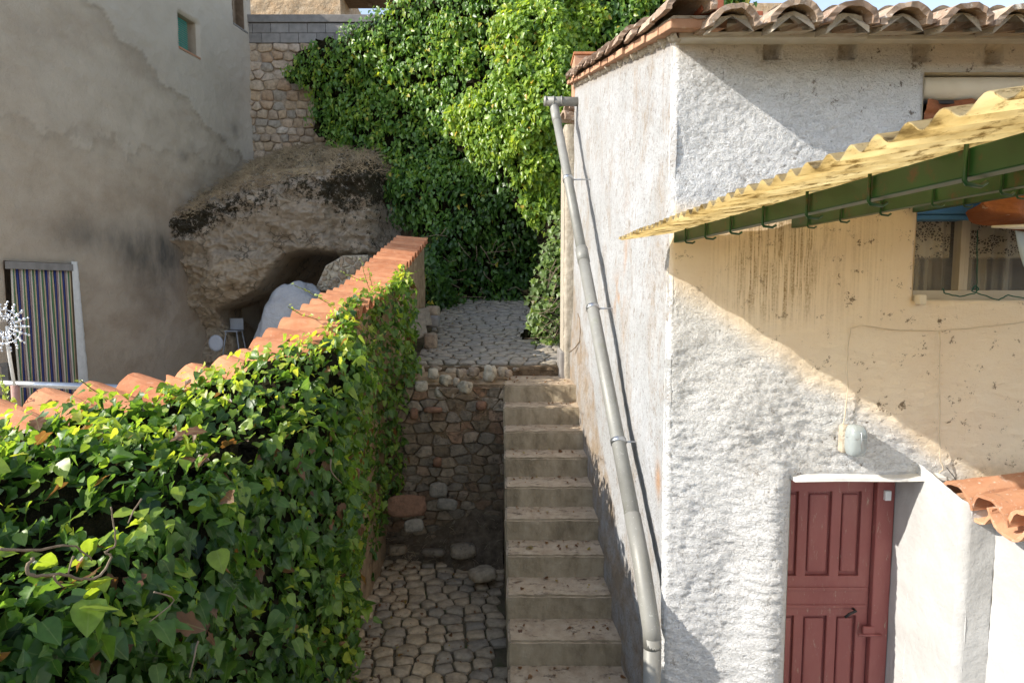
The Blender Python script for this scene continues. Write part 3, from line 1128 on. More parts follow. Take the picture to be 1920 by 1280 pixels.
def side_attr(u, z, P):
    Y = 3.4 + u
    q = np.stack([u, u * 0, z], 1)
    hgt = z - stair_z(Y) - 0.1
    lim = 0.42 + 0.30 * smooth(4.6, 6.8, Y) + 0.15 * pn(q * 3.1)
    band_ = smooth(lim + 0.12, lim - 0.05, hgt)
    band_ = np.maximum(band_, 0.8 * smooth(0.14, 0.03, roof_z(Y) - z))
    o1 = at(1160, 540, 4.4)
    or_ = 0.55 * np.exp(-((Y - 4.75) / 0.20) ** 2 - ((z - 3.05) / 0.14) ** 2) * smooth(-0.1, 0.3, pn(q * 6)) + 0.7 * np.exp(-((Y - 3.55) / 0.05) ** 2 - ((z - 1.98) / 0.10) ** 2)
    or_ = or_ + 0.55 * np.exp(-((Y - 4.5) / 0.06) ** 2 - ((z - 3.2) / 0.35) ** 2) * smooth(-0.2, 0.3, pn(q * 5 + 4))
    return {'band': band_, 'orange': np.clip(or_, 0, 0.8)}


sd = np.array([side_x(7.4, 9.0) - side_x(3.4, 9.0), 4.0, 0])
sd /= np.linalg.norm(sd)
us = axis(0, 3.98, 0.02)
vs_ = np.linspace(0, 1, 230)
grid_wall('side_wall', (FX0, 3.4, 0), sd, (-sd[1], sd[0], 0), us, lambda u, v: -0.05 + v * (roof_z(3.4 + u) + 0.05), vs_, MT['lime'], house, (), side_disp, side_attr)
# plain walls out of the photograph's sight
m = MB()
m.add([(FX1, 3.4, 0), (FX1, 7.38, 0), (FX1, 7.38, roof_z(7.38)), (FX1, 3.4, EAVE)], [(0, 1, 2, 3)])
xb = float(side_x(7.38))
m.add([(xb, 7.38, 0), (FX1, 7.38, 0), (FX1, 7.38, roof_z(7.38)), (xb, 7.38, roof_z(7.38))], [(3, 2, 1, 0)])
m.build('back_wall', MT['cream'], house)
# reveals of the openings
m = MB()
x0, x1, z0, z1 = DOOR
x0r, x1r = x0 - 0.002, x1 + 0.03
m.add([(x0r, 3.425, 0), (x0r, 3.66, 0), (x0r, 3.66, z1), (x0r, 3.425, z1)], [(0, 1, 2, 3)])
m.build('door_reveal', MT['cream'], house)
m = MB()
m.add([(x0r, 3.425, z1), (x1r, 3.425, z1), (x1r, 3.66, z1), (x0r, 3.66, z1)], [(0, 1, 2, 3)])
x0, x1, z0, z1 = WIN
m.add([(x0, 3.41, z0), (x0, 3.72, z0), (x0, 3.72, z1), (x0, 3.41, z1)], [(0, 1, 2, 3)])
m.add([(x1, 3.41, z0), (x1, 3.72, z0), (x1, 3.72, z1), (x1, 3.41, z1)], [(3, 2, 1, 0)])
m.add([(x0, 3.41, z1), (x1, 3.41, z1), (x1, 3.72, z1), (x0, 3.72, z1)], [(0, 1, 2, 3)])
m.add([(x0, 3.41, z0), (x1, 3.41, z0), (x1, 3.72, z0), (x0, 3.72, z0)], [(3, 2, 1, 0)])
m.build('window_reveal', MT['cream'], house)
# cornice moulding under the eaves
m = MB()
m.bbox((0.87, 3.315, 4.412), (1.86, 3.41, 4.445), 0.006)
m.bbox((1.863, 3.345, 4.415), (5.3, 3.41, 4.443), 0.006)
m.build('cornice', MT['whitepaint'], house)

# --- roof
roof = thing('roof', (2.9, 5.4, 4.5), parent=house)
m = MB()
e0, e1 = 3.10, 7.55
for (xa, xb_, ya, yb, t0, t1) in ((0.80, 5.5, e0 + 0.06, e1, 0.012, 0.05),):
    m.add([(xa, ya, roof_z(ya) + t0), (xb_, ya, roof_z(ya) + t0), (xb_, yb, roof_z(yb) + t0), (xa, yb, roof_z(yb) + t0),
           (xa, ya, roof_z(ya) + t1), (xb_, ya, roof_z(ya) + t1), (xb_, yb, roof_z(yb) + t1), (xa, yb, roof_z(yb) + t1)],
          [(0, 3, 2, 1), (4, 5, 6, 7), (0, 1, 5, 4), (1, 2, 6, 5), (2, 3, 7, 6), (3, 0, 4, 7)])
m.build('roof_bed', MT['mortar'], roof)
Vt, Ft = barrel(0.46, 0.124, 0.098, 0.030, 14, math.pi * 0.98, 5)
ang = math.atan(RS)
PITCHX = 0.268


def roof_tile(x, y, up, dz, mat, k, rough=0.006):
    """a tile lying up the slope with its wide end towards the eaves"""
    V = Vt.copy()
    V[:, 2] *= 0.80 if up else 0.62
    if not up:
        V[:, 1] *= 0.74
    V = V * (1 + rough * rng.normal(size=(len(V), 1)))
    V[:, 1:] += rng.normal(size=(len(V), 2)) * 0.0013
    V[:, 0] += rng.normal(size=len(V)) * 0.004
    a, c, d = V[:, 0], V[:, 1], V[:, 2]
    if not up:                      # channel: hollow side up
        d = 0.077 - d
        a = 0.46 - a
    tw = random.uniform(-0.03, 0.03)
    xx = c + a * tw
    yy = a * math.cos(ang) - d * math.sin(ang)
    zz = a * math.sin(ang) + d * math.cos(ang)
    W = np.stack([xx, yy, zz], 1)
    me = mesh_data('tile', W, [list(f) for f in Ft], mat)
    put('tile', me, roof, (x, y, float(roof_z(y)) + dz))


nt = int((5.35 - 0.95) / PITCHX)
for r in range(2):
    for k in range(nt + 1):
        x = 1.06 + k * PITCHX + random.uniform(-0.008, 0.008)
        y = 3.02 + r * 0.36 + random.uniform(-0.025, 0.02)
        roof_tile(x, y - 0.03, True, -0.020 + random.uniform(-0.008, 0.008), MT['oldtile'], k)
        roof_tile(x + PITCHX / 2, y + 0.02 + random.uniform(-0.02, 0.02), False, -0.028, MT['oldtile'], k)
        if r == 0:
            Q = [(0.0, 0.0, 0.05)] + [(0.100 * math.cos(math.pi * j / 10), 0.0, 0.088 * math.sin(math.pi * j / 10) - 0.03) for j in range(11)]
            Q = np.array(Q) + rng.normal(size=(12, 3)) * [0.002, 0.006, 0.003]
            put('mortar_fill', mesh_data('mortar_fill', np.concatenate([Q, Q + [0, 0.12, 0.03]]), [(0, j + 1, j) for j in range(1, 11)] + [(j, j + 1, 12 + j + 1, 12 + j) for j in range(1, 11)] + [(11, 1, 13, 23)], MT['mortar']), roof, (x, y + 0.012, float(roof_z(y)) - 0.016))
# rest of the covering, beyond what can be told apart
parts_v, parts_f, o_ = [], [], 0
for r in range(2, 12):
    for k in range(nt + 1):
        y = 3.02 + r * 0.36
        if y > 7.2:
            continue
        a, c, d = Vt[:, 0], Vt[:, 1], Vt[:, 2]
        W = np.stack([c + 1.06 + k * PITCHX, y + a * math.cos(ang) - d * math.sin(ang), roof_z(y) - 0.020 + a * math.sin(ang) + d * math.cos(ang)], 1)
        parts_v.append(W)
        parts_f += [[i + o_ for i in f] for f in Ft]
        o_ += len(W)
o = fast('tile_covering', np.concatenate(parts_v), parts_f, MT['oldtile'], roof)
o['kind'] = 'stuff'
# verge: barrel tiles in mortar over thin bricks that jut from the wall
k = 0
y = 3.04
while y < 7.35:
    roof_tile(float(side_x(y, 9)) - 0.015 + random.uniform(-0.01, 0.01), y, True, 0.052 + random.uniform(-0.008, 0.008), MT['oldtile'], k)
    y += 0.37
    k += 1
y = 3.14
while y < 7.4:
    L = random.uniform(0.27, 0.31)
    xs = float(side_x(y + 0.15, 9))
    mb = MB()
    mb.bbox((-0.075 + random.uniform(-0.012, 0.008), -L / 2, -0.022), (0.2, L / 2 - 0.006, 0.022), 0.005)
    R = Matrix.Rotation(ang, 3, 'X')
    mb.v = [tuple(R @ Vector(p)) for p in mb.v]
    c = (xs, y + 0.15, float(roof_z(y + 0.15)) + 0.012)
    me = bpy.data.meshes.new('verge_brick')
    me.from_pydata(mb.v, [], mb.f)
    me.materials.append(MT['rawtile'])
    put('verge_brick', me, roof, c)
    y += L + 0.004
# mortar squeezed out under the verge bricks
P = []
nseg = 120
for i in range(nseg):
    y = 3.3 + 4.05 * i / (nseg - 1)
    for kk in range(7):
        a = math.pi * (0.5 + kk / 6)
        r = 0.026 + 0.014 * math.sin(i * 1.3) * math.sin(i * 0.37 + 2) + random.uniform(-0.005, 0.005)
        P.append((float(side_x(y, 9)) + 0.012 + r * math.cos(a) * 1.3, y, float(roof_z(y)) - 0.02 + r * math.sin(a) * 1.4 - 0.012 + 0.02))
fast('verge_mortar', np.array(P), grid_faces(nseg, 7), MT['mortar'], roof, True)
# mortar and brick ends filling under the eaves tiles
us = np.linspace(0.88, 5.4, 240)
vs_ = np.linspace(0, 1, 9)
g1, h1 = np.meshgrid(us, vs_, indexing='ij')
X, T = g1.ravel(), h1.ravel()
ph = (X - 1.06) / PITCHX * 2 * math.pi
topz = EAVE - 0.01 + 0.035 * np.cos(ph)
zz = EAVE - 0.012 + T * (topz - EAVE + 0.02)
yy = 3.20 - 0.05 * T + 0.02 * fbm(np.stack([X * 9, X * 0, zz * 20], 1), 3, 4)
fast('eaves_mortar', np.stack([X, yy, zz], 1), grid_faces(240, 9), MT['mortar'], roof, True)
for k, x in enumerate((0.93, 1.10, 1.95, 2.12, 2.62)):
    box('eaves_brick', (x, 3.13 if k == 0 else 3.17, EAVE - (0.0 if k == 0 else 0.012)), (x + (0.11 if k == 0 else 0.15), 3.30, EAVE + (0.05 if k == 0 else 0.014)), MT['redbrick'], roof, 0.004)
# brick chimney stub behind the roof's upper edge
ch = thing('chimney', (0.9, 7.5, 5.4), parent=house)
ca = at(1076, 160, 7.55)
cb = at(1118, 103, 7.55)
box('chimney_stack', (ca[0], 7.5, ca[2] - 0.3), (cb[0] + 0.06, 7.85, cb[2] - 0.02), MT['rawtile'], ch, 0.006)
box('chimney_cap', (ca[0] - 0.012, 7.48, cb[2] - 0.018), (cb[0] + 0.075, 7.87, cb[2] + 0.012), MT['tile'], ch, 0.005)
# rough corner strip beyond the side wall
us = axis(0, 0.17, 0.02)
vs_ = np.linspace(1.9, 5.05, 140)
xs = float(side_x(7.4)) - 0.115
grid_wall('corner_strip', (xs, 7.41, 0), (1, 0, 0), (0, -1, 0), us, lambda u, v: v, vs_, MT['mortar'], house, (),
          lambda u, z, P: 0.02 * fbm(P * 6, 4, 3) - 0.03 * np.clip(1 - u / 0.04, 0, 1) ** 2)
m = MB()
m.box((xs, 7.43, 1.9), (xs + 0.3, 7.9, 5.05))
m.build('corner_pier', MT['mortar'], house)
# two loose verge tiles sagging at the corner
for kk, (dx, dz) in enumerate(((0.0, 0.0), (0.05, 0.12))):
    me = mesh_data('tile', Vt * np.array([0.7, 1, 1]), [list(f) for f in Ft], MT['oldtile'])
    oo = put('tile', me, roof, (xs + dx - 0.03, 7.45, 5.10 + dz))
    oo.rotation_euler = (0.1, 0.08, 0.25)

# --- red door
door = thing('door', (1.95, 3.65, 0), parent=house)
m = MB()
DY = 3.64
m.box((1.604, DY + 0.012, 0.0), (2.2, DY + 0.04, 1.985))
for (a, c) in ((1.604, 1.622), (1.742, 1.80), (1.945, 2.005), (2.125, 2.196)):
    m.bbox((a, DY - 0.012, 0.02), (c, DY + 0.014, 1.983), 0.004)
for (a, c) in ((1.885, 1.984), (1.10, 1.355), (0.02, 0.20)):
    m.bbox((1.606, DY - 0.0125, a), (2.194, DY + 0.0145, c), 0.004)
m.build('door_leaf', MT['door'], door)
for za, zb in ((1.375, 1.865), (0.22, 1.08)):
    for (a, c) in ((1.632, 1.732), (1.814, 1.932), (2.018, 2.112)):
        box('panel', (a, DY - 0.004, za), (c, DY + 0.016, zb), MT['door'], door, 0.010)
m = MB()
m.bbox((1.612, DY - 0.020, 1.262), (2.185, DY - 0.010, 1.285), 0.004)
m.bbox((1.612, DY - 0.020, 1.150), (2.185, DY - 0.010, 1.172), 0.004)
m.build('moulding', MT['door'], door)
m = MB()
m.bbox((2.2, DY - 0.045, 0.0), (2.306, DY + 0.05, 2.016), 0.006)
m.bbox((1.603, DY - 0.03, 1.988), (2.2, DY + 0.05, 2.016), 0.004)
m.build('door_frame', MT['door'], door)
m = MB()
m.tube([(2.10, DY - 0.012, 1.15), (2.10, DY - 0.05, 1.15), (2.06, DY - 0.055, 1.135), (2.035, DY - 0.05, 1.11)], 0.008, 8)
m.build('handle', MT['iron'], door)
m = MB()
m.bbox((2.15, DY - 0.052, 0.985), (2.225, DY - 0.045 + 0.01, 1.05), 0.004)
m.tube([(2.12, DY - 0.056, 1.0), (2.26, DY - 0.056, 1.0)], 0.007, 8)
m.build('latch', MT['door'], door)
box('door_sensor', (2.235, DY - 0.066, 1.845), (2.272, DY - 0.044, 1.905), MT['white'], door, 0.004)
# white plastic strip over the door
m = MB()
P = [(1.585 + i * 0.105, 3.345 - 0.006 * math.sin(i), 2.040 + 0.004 * math.sin(i * 0.9) + 0.001 * i) for i in range(9)]
V, Fs = [], []
for p in P:
    for dy, dz in ((0, -0.008), (0.075, -0.010), (0.075, 0.016), (0.004, 0.009)):
        V.append((p[0], p[1] + dy, p[2] + dz))
for i in range(8):
    for kk in range(4):
        a, c = i * 4 + kk, i * 4 + (kk + 1) % 4
        Fs.append((a, a + 4, c + 4, c))
Fs += [(0, 1, 2, 3), (35, 34, 33, 32)]
m.add(V, Fs)
m.build('door_hood', MT['whitepaint'], house)

# --- window with lace curtains
win = thing('window', (2.9, 3.6, 3.05), parent=house)
WY = 3.53
m = MB()
zt = 3.62
m.bbox((2.225, WY - 0.02, 3.046), (3.74, WY + 0.05, 3.10), 0.004)
m.bbox((2.226, WY, 3.10), (2.25, WY + 0.05, zt), 0.003)
m.bbox((3.2, WY, 3.10), (3.25, WY + 0.05, zt), 0.003)
m.build('frame', MT['frame'], win)
m = MB()
m.bbox((2.555, WY - 0.012, 3.10), (2.582, WY + 0.05, zt), 0.003)
m.bbox((2.586, WY - 0.004, 3.10), (2.612, WY + 0.05, zt), 0.003)
m.build('mullion', MT['frame'], win)
for (a, c) in ((2.25, 2.555), (2.612, 3.2)):
    box('pane', (a, WY + 0.018, 3.10), (c, WY + 0.022, zt), MT['glass'], win)
m = MB()
m.bbox((2.23, WY - 0.06, 3.525), (3.7, WY + 0.06, 3.72), 0.005)
m.bbox((2.23, WY - 0.05, 3.495), (3.7, WY + 0.055, 3.522), 0.004)
m.build('blue_header', MT['blue'], win)
for (a, c, sd_) in ((2.252, 2.56, 1), (2.61, 3.25, 2)):
    us = np.linspace(a, c, 90)
    vs_ = np.linspace(3.10, 3.52, 12)
    g1, h1 = np.meshgrid(us, vs_, indexing='ij')
    X, Z = g1.ravel(), h1.ravel()
    yy = WY + 0.075 + 0.022 * np.sin(X * 62 + sd_) * (0.6 + 0.4 * np.sin(X * 23))
    fast('lace_curtain', np.stack([X, yy, Z], 1), grid_faces(90, 12), MT['lace'], win, True)
z = 3.09
while z < 3.6:
    box('blind_slat', (2.24, WY + 0.125, z), (3.7, WY + 0.14, z + 0.021), MT['slat'], win)
    z += 0.0245
box('blind_back', (2.23, WY + 0.15, 3.05), (3.72, WY + 0.17, 4.27), MT['slat'], win)
# sill
m = MB()
m.bbox((2.235, 3.365, 3.022), (2.275, 3.52, 3.075), 0.005)
m.build('sill_end', MT['cream'], win)
box('sill', (2.276, 3.415, 3.005), (3.74, 3.51, 3.048), MT['cream'], win, 0.006)

# rolled blind box and awning cloth in front of the window
aw = thing('awning', (2.9, 3.4, 3.5), 'rust brown awning cloth bunched in front of the lace curtained window', 'awning')
m = MB()
m.tube([(2.235, 3.47, 4.20), (3.7, 3.47, 4.20)], 0.062, 16)
m.build('roller', MT['cream'], aw)
box('roller_shadow_bar', (2.24, 3.44, 4.115), (3.7, 3.46, 4.132), MT['iron'], aw)
us = np.linspace(0, 1, 110)
vs_ = np.linspace(0, 1, 60)
g1, h1 = np.meshgrid(us, vs_, indexing='ij')
U_, T = g1.ravel(), h1.ravel()
X = 2.245 + 1.4 * U_
zlow = 3.415 + 0.10 * np.exp(-U_ / 0.07) + 0.02 * np.sin(U_ * 9)
X = X + 0.19 * smooth(0.35, 1.0, T) * np.exp(-U_ / 0.25)
Z = 4.13 + (zlow - 4.13) * T
belly = 0.02 + 0.23 * smooth(0.45, 0.9, T) - 0.14 * smooth(0.93, 1.0, T)
q = np.stack([X * 3, T * 0, Z * 14 + X * 4], 1)
yy = 3.45 - belly + 0.05 * fbm(q, 3, 8) + 0.02 * np.sin(X * 30 + Z * 6)
fast('cloth', np.stack([X, yy, Z], 1), grid_faces(110, 60), MT['awning'], aw, True)
m = MB()
m.tube([(2.50, 3.23, 3.43), (2.62, 3.215, 3.428), (2.8, 3.21, 3.432), (3.1, 3.21, 3.43), (3.6, 3.21, 3.43)], [0.006, 0.013, 0.015, 0.016, 0.016], 8)
m.build('hem', MT['whitepaint'], aw)

# pale blue cloth at the right edge
us = np.linspace(0, 1, 14)
g1, h1 = np.meshgrid(us, us, indexing='ij')
A, B_ = at(1903, 432, 3.3), at(1925, 500, 3.3)
U_, T = g1.ravel(), h1.ravel()
X = A[0] + (B_[0] - A[0]) * T + 0.35 * U_
Z = A[2] + (B_[2] - A[2]) * T - 0.02 * U_
o = fast('cloth', np.stack([X, 3.30 + 0.02 * np.sin(U_ * 9 + T * 2), Z], 1), grid_faces(14, 14), MT['paleblue'], None, True)
sm_ = o.modifiers.new('thick', 'SOLIDIFY')
sm_.thickness = 0.004
tag(o, 'pale blue cloth hanging at the right end of the window', 'cloth')

# --- downpipe
pipe = thing('drainpipe', (0.8, 3.4, 0), parent=house)
p_t = at(1040, 205, 7.1)
p_b = np.array([0.778, 3.33, 1.33])
R_ = 0.0465
v = Vector(p_b) - Vector(p_t)


def on(t):
    return tuple(Vector(p_t) + v * t)


m = MB()
m.tube([on(0.0), on(0.45)], R_ * 0.97, 20)
m.tube([on(0.44), on(0.93)], R_ * 1.04, 20)
m.build('pipe_length', MT['pipe'], pipe)
m = MB()
a = at(1020, 190, 7.1)
c = at(1080, 190, 7.1)
m.tube([(a[0], 7.1, a[2]), (c[0] + 0.1, 7.12, c[2])], R_ * 1.08, 20)
for xx in (a[0] + 0.01, a[0] + 0.10, a[0] + 0.19):
    m.tube([(xx, 7.1, a[2]), (xx + 0.015, 7.1, a[2])], R_ * 1.22, 20)
m.tube([(p_t[0] - 0.01, 7.11, a[2] - 0.02), (p_t[0] - 0.002, 7.105, p_t[2] + 0.02), on(0.02), on(0.05)], R_ * 1.1, 20)
m.build('tee', MT['pipe'], pipe)
for t in (0.245, 0.57, 0.80):
    m = MB()
    m.tube([on(t), on(t + 0.006)], R_ * 1.16, 20)
    e = Vector(on(t + 0.003))
    m.tube([e + Vector((0.04, 0, 0)), (float(side_x(e.y, e.z)) + 0.02, e.y, e.z)], 0.006, 6)
    m.build('clamp', MT['galv'], pipe)
m = MB()
m.tube([on(0.44), on(0.47)], R_ * 1.17, 20)
m.build('joint_collar', MT['pipe'], pipe)
m = MB()
m.tube([on(0.90), on(0.955), (0.785, 3.30, 1.20), (0.79, 3.29, 1.10)], R_ * 1.10, 20)
m.build('elbow', MT['pipe'], pipe)
m = MB()
m.tube([(0.79, 3.29, 1.16), (0.792, 3.288, 0.6), (0.795, 3.285, 0.0)], R_ * 1.06, 20)
m.build('lower_length', MT['pipe'], pipe)

# thin dead vine on the side wall by the landing
m = MB()
pts = [at(x, y, Y) for x, y, Y in ((1086, 588, 6.9), (1092, 600, 6.75), (1094, 622, 6.7), (1090, 640, 6.75), (1078, 652, 6.9), (1068, 660, 7.0))]
pts = [(min(p[0], float(side_x(p[1], p[2])) - 0.01), p[1], p[2]) for p in pts]
m.tube(pts, 0.007, 6)
o = m.build('dead_vine', MT['stem'])
tag(o, 'thin dead vine stem clinging to the white side wall above the landing', 'vine')

# ================================================================== CANOPY
can = thing('canopy', (1.8, 1.8, 3.4), 'yellowed corrugated canopy on green steel bars in front of the house', 'canopy')


def sheet_z(X):
    return 3.335 + 0.128 * (np.asarray(X, float) - 0.585)


CY0, CY1, WAVE = 0.25, 3.385, 0.076
ny = int((CY1 - CY0) / WAVE * 10)
ys = np.linspace(CY0, CY1, ny)
xs_ = np.linspace(0, 1, 26)
g1, h1 = np.meshgrid(xs_, ys, indexing='ij')
U_, Y = g1.ravel(), h1.ravel()
edge0 = 0.585 + 0.006 * pn(np.stack([Y * 6, Y * 0, Y * 0], 1))
X = edge0 + (3.3 - edge0) * U_
Z = sheet_z(X) + 0.0185 * (Y - 0.72) + 0.0095 * np.sin(2 * math.pi * Y / WAVE) + 0.006 * pn(np.stack([X * 2, Y * 2, Y * 0], 1))
o = fast('corrugated_sheet', np.stack([X, Y, Z], 1), grid_faces(26, ny), MT['fibre'], can, True)
sm_ = o.modifiers.new('thick', 'SOLIDIFY')
sm_.thickness = 0.0025
for k, (x, y1) in enumerate(((0.855, 3.27), (1.513, 3.36), (2.172, 3.37), (2.85, 3.38))):
    pz = float(sheet_z(x)) - 0.012
    m = MB()
    m.bbox((x, 0.1, pz - 0.055), (x + 0.04, y1, pz), 0.003)
    m.v = [(a_, b__, c_ + 0.0185 * (b__ - 0.72)) for a_, b__, c_ in m.v]
    pu = m.build('purlin', MT['green'], can)
    y = 0.55 + 0.13 * k
    while y < y1 - 0.1:
        m = MB()
        m.tube([(x - 0.006, y, pz + 0.035), (x - 0.006, y, pz - 0.060), (x - 0.002, y, pz - 0.067), (x + 0.032, y + 0.01, pz - 0.070), (x + 0.045, y + 0.012, pz - 0.062)], 0.0045, 6)
        m.v = [(a_, b__, c_ + 0.0185 * (b__ - 0.72)) for a_, b__, c_ in m.v]
        m.build('hook_bolt', MT['green'], pu)
        y += 0.31

# ================================================================== LAMP AND CABLES
lp = at(1603, 825, 3.33)
lamp = thing('wall_lamp', tuple(lp), 'oval milky glass bulkhead lamp on the wall above the red door', 'lamp')
bm = bmesh.new()
bmesh.ops.create_uvsphere(bm, u_segments=24, v_segments=16, radius=1)
P = np.array([v_.co for v_ in bm.verts])
P = np.sign(P) * np.abs(P) ** 0.62
P = P * np.array([0.050, 0.055, 0.090]) + np.array([lp[0], 3.325, lp[2]])
Fs = [[v_.index for v_ in f.verts] for f in bm.faces]
bm.free()
fast('glass_bowl', P, Fs, MT['opal'], lamp, True)
m = MB()
m.bbox((lp[0] - 0.062, 3.345, lp[2] - 0.080), (lp[0] + 0.045, 3.40, lp[2] + 0.078), 0.014)
m.build('base_plate', MT['mortar'], lamp)
m = MB()
m.tube([(lp[0] - 0.052, 3.32, lp[2] + 0.02), (lp[0] - 0.03, 3.272, lp[2] + 0.02), (lp[0] + 0.03, 3.272, lp[2] + 0.02), (lp[0] + 0.052, 3.32, lp[2] + 0.02)], 0.002, 5)
m.tube([(lp[0], 3.32, lp[2] + 0.085), (lp[0], 3.268, lp[2] + 0.05), (lp[0], 3.262, lp[2] - 0.05), (lp[0], 3.32, lp[2] - 0.085)], 0.002, 5)
m.build('wire_guard', MT['galv'], lamp)


def cable(pix, Y, r, mat, label, name='cable'):
    m = MB()
    P = [at(x, y, Y) for x, y in pix]
    Q = []
    for i in range(len(P) - 1):
        for s_ in range(4):
            t = s_ / 4
            Q.append(P[i] * (1 - t) + P[i + 1] * t + rng.normal(size=3) * [0.002, 0.0, 0.0015])
    Q.append(P[-1])
    m.tube(Q, r, 6)
    o = m.build(name, mat)
    return tag(o, label, 'cable')


cable([(1584, 812), (1582, 795), (1590, 735), (1589, 690), (1591, 640), (1597, 615), (1612, 610), (1690, 619), (1760, 620), (1840, 613), (1925, 603)], 3.378, 0.0030, MT['cable'],
      'cream cable running from the door lamp up and across below the window')
cable([(1763, 622), (1761, 700), (1762, 800), (1763, 862), (1768, 880), (1760, 888)], 3.376, 0.0030, MT['cable'], 'cream cable dropping straight to the right end of the door hood')
cable([(1775, 876), (1790, 895), (1812, 920)], 3.32, 0.002, MT['iron'], 'short dark wire from the door hood down to the porch tiles')
cable([(1768, 540), (1772, 550), (1800, 556), (1828, 550), (1835, 540), (1828, 535), (1822, 545), (1840, 553), (1872, 562), (1890, 553), (1925, 560)], 3.40, 0.0035, MT['greencord'],
      'dark green cord looped and knotted on the window sill', 'cord')
cable([(1831, 548), (1832, 470), (1833, 432)], 3.46, 0.003, MT['greencord'], 'dark green cord hanging straight down in front of the window', 'cord')

# ================================================================== PORCH WALL with tiles
porch = thing('porch_wall', (2.6, 2.2, 0), 'white porch wall with orange coping tiles at the right of the red door', 'wall')


def pw_disp(u, z, P):
    return 0.012 * fbm(P * 2.5, 3, 31) + 0.005 * fbm(P * 22, 3, 32)


def noattr(u, z, P):
    return {'streak': u * 0, 'cream': u * 0, 'speck': u * 0 + 0.3, 'dirt': u * 0}


us = axis(0, 0.63, 0.02)
vs_ = np.linspace(0, 1, 90)
grid_wall('pier_side', (2.31, 3.03, 0), (0, 1, 0), (-1, 0, 0), us, lambda u, v: v * (2.02 + 0.10 * np.clip(u / 0.34, 0, 1)), vs_, MT['whitewash'], porch, (), lambda u, z, P: pw_disp(u, z, P) - 0.03 * np.clip(1 - u / 0.04, 0, 1) ** 2, noattr)
us = axis(0, 0.17, 0.02)
grid_wall('pier_front', (2.30, 3.03, 0), (1, 0, 0), (0, -1, 0), us, lambda u, v: v * 2.02, vs_, MT['whitewash'], porch, (), lambda u, z, P: pw_disp(u, z, P) - 0.03 * np.clip(1 - u / 0.03, 0, 1) ** 2, noattr)
us = axis(0, 2.2, 0.04)
grid_wall('wall_side', (2.465, 0.83, 0), (0, 1, 0), (-1, 0, 0), us, lambda u, v: v * 1.98, vs_, MT['whitewash'], porch, (), pw_disp, noattr)
m = MB()
m.box((2.50, 0.85, 0), (2.9, 3.38, 1.96))
m.box((2.33, 3.06, 1.2), (2.9, 3.38, 1.985))
m.build('wall_core', MT['cream'], porch)
Vp, Fp = barrel(0.62, 0.118, 0.098, 0.017, 12, math.pi * 0.98, 5)
for k in range(10):
    y = 3.13 - k * 0.215
    for up in (True, False):
        V = Vp.copy()
        V += rng.normal(size=V.shape) * 0.0012
        if not up:
            V[:, 2] = 0.118 - V[:, 2]
        a = 0.16
        W = np.stack([V[:, 0] * math.cos(a) - V[:, 2] * math.sin(a), V[:, 1], V[:, 0] * math.sin(a) + V[:, 2] * math.cos(a)], 1)
        me = mesh_data('tile', W, [list(f) for f in Fp], MT['porchtile'], False)
        put('tile', me, porch, (2.335 + random.uniform(-0.012, 0.012) + (0.02 if not up else 0), y - (0.0 if up else 0.108), 1.985 if up else 1.925))

# ================================================================== STAIRCASE
stairs = thing('staircase', (0.3, 5.3, 0), 'steep flight of worn concrete steps beside the white house', 'staircase')


def block(name, a, b_, mat, parent, nx, ny_, nz, amp, seed, bev=0.012):
    """a box with worn rounded edges and uneven faces"""
    bm = bmesh.new()
    bmesh.ops.create_cube(bm, size=1)
    c = Vector([(p + q) / 2 for p, q in zip(a, b_)])
    s = [q - p for p, q in zip(a, b_)]
    for v_ in bm.verts:
        v_.co = Vector([v_.co[i] * s[i] for i in range(3)])
    bmesh.ops.bevel(bm, geom=bm.edges[:], offset=bev, segments=2, affect='EDGES')
    # slice so the faces can undulate
    for ax, n in ((0, nx), (1, ny_), (2, nz)):
        for k in range(1, n):
            co = Vector((0, 0, 0))
            co[ax] = -s[ax] / 2 + s[ax] * k / n
            no = Vector((0, 0, 0))
            no[ax] = 1
            bmesh.ops.bisect_plane(bm, geom=bm.verts[:] + bm.edges[:] + bm.faces[:], plane_co=co, plane_no=no)
    P = np.array([v_.co for v_ in bm.verts]) + np.array(c)
    d = np.stack([fbm(P * 7 + 3 * k, 2, seed + k) + 0.7 * np.minimum(fbm(P * 22 + 3 * k, 2, seed + k + 5), 0.15) for k in range(3)], 1)
    P = P + amp * d
    bm.verts.index_update()
    Fs = [[v_.index for v_ in f.verts] for f in bm.faces]
    bm.free()
    o = fast(name, P - np.array(c), Fs, mat, parent, False, loc=tuple(c))
    return o


for i in range(1, 13):
    Yn = NY - (i - 1) * RUN
    zt = NZ - (i - 1) * RISE
    xl = stair_x(Yn) + (0.004 if i % 2 else 0.0)
    xr = stair_x(Yn) + SW + 0.12
    yb = Yn + RUN + 0.04 if i > 1 else PY0 + 0.02
    zb = max(zt - 0.32, -0.05)
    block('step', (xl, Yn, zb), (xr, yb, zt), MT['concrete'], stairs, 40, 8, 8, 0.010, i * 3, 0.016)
m = MB()
V, Fs = [], []
KF = (NZ - 0.24 + 0.05) / RISE
prof = [(NY - KF * RUN, -0.06), (NY + 0.9, -0.05), (NY + 0.9, NZ - 0.05), (NY, NZ - 0.24), (NY - KF * RUN, -0.05)]
n = len(prof)
for s_ in (0.008, 0.9):
    for (y, z) in prof:
        V.append((stair_x(y) + s_, y, z))
Fs = [tuple(range(n)), tuple(range(2 * n - 1, n - 1, -1))] + [(k, k + n, (k + 1) % n + n, (k + 1) % n) for k in range(n)]
m.add(V, [f[::-1] for f in Fs])
m.build('stair_flank', MT['concrete'], stairs)
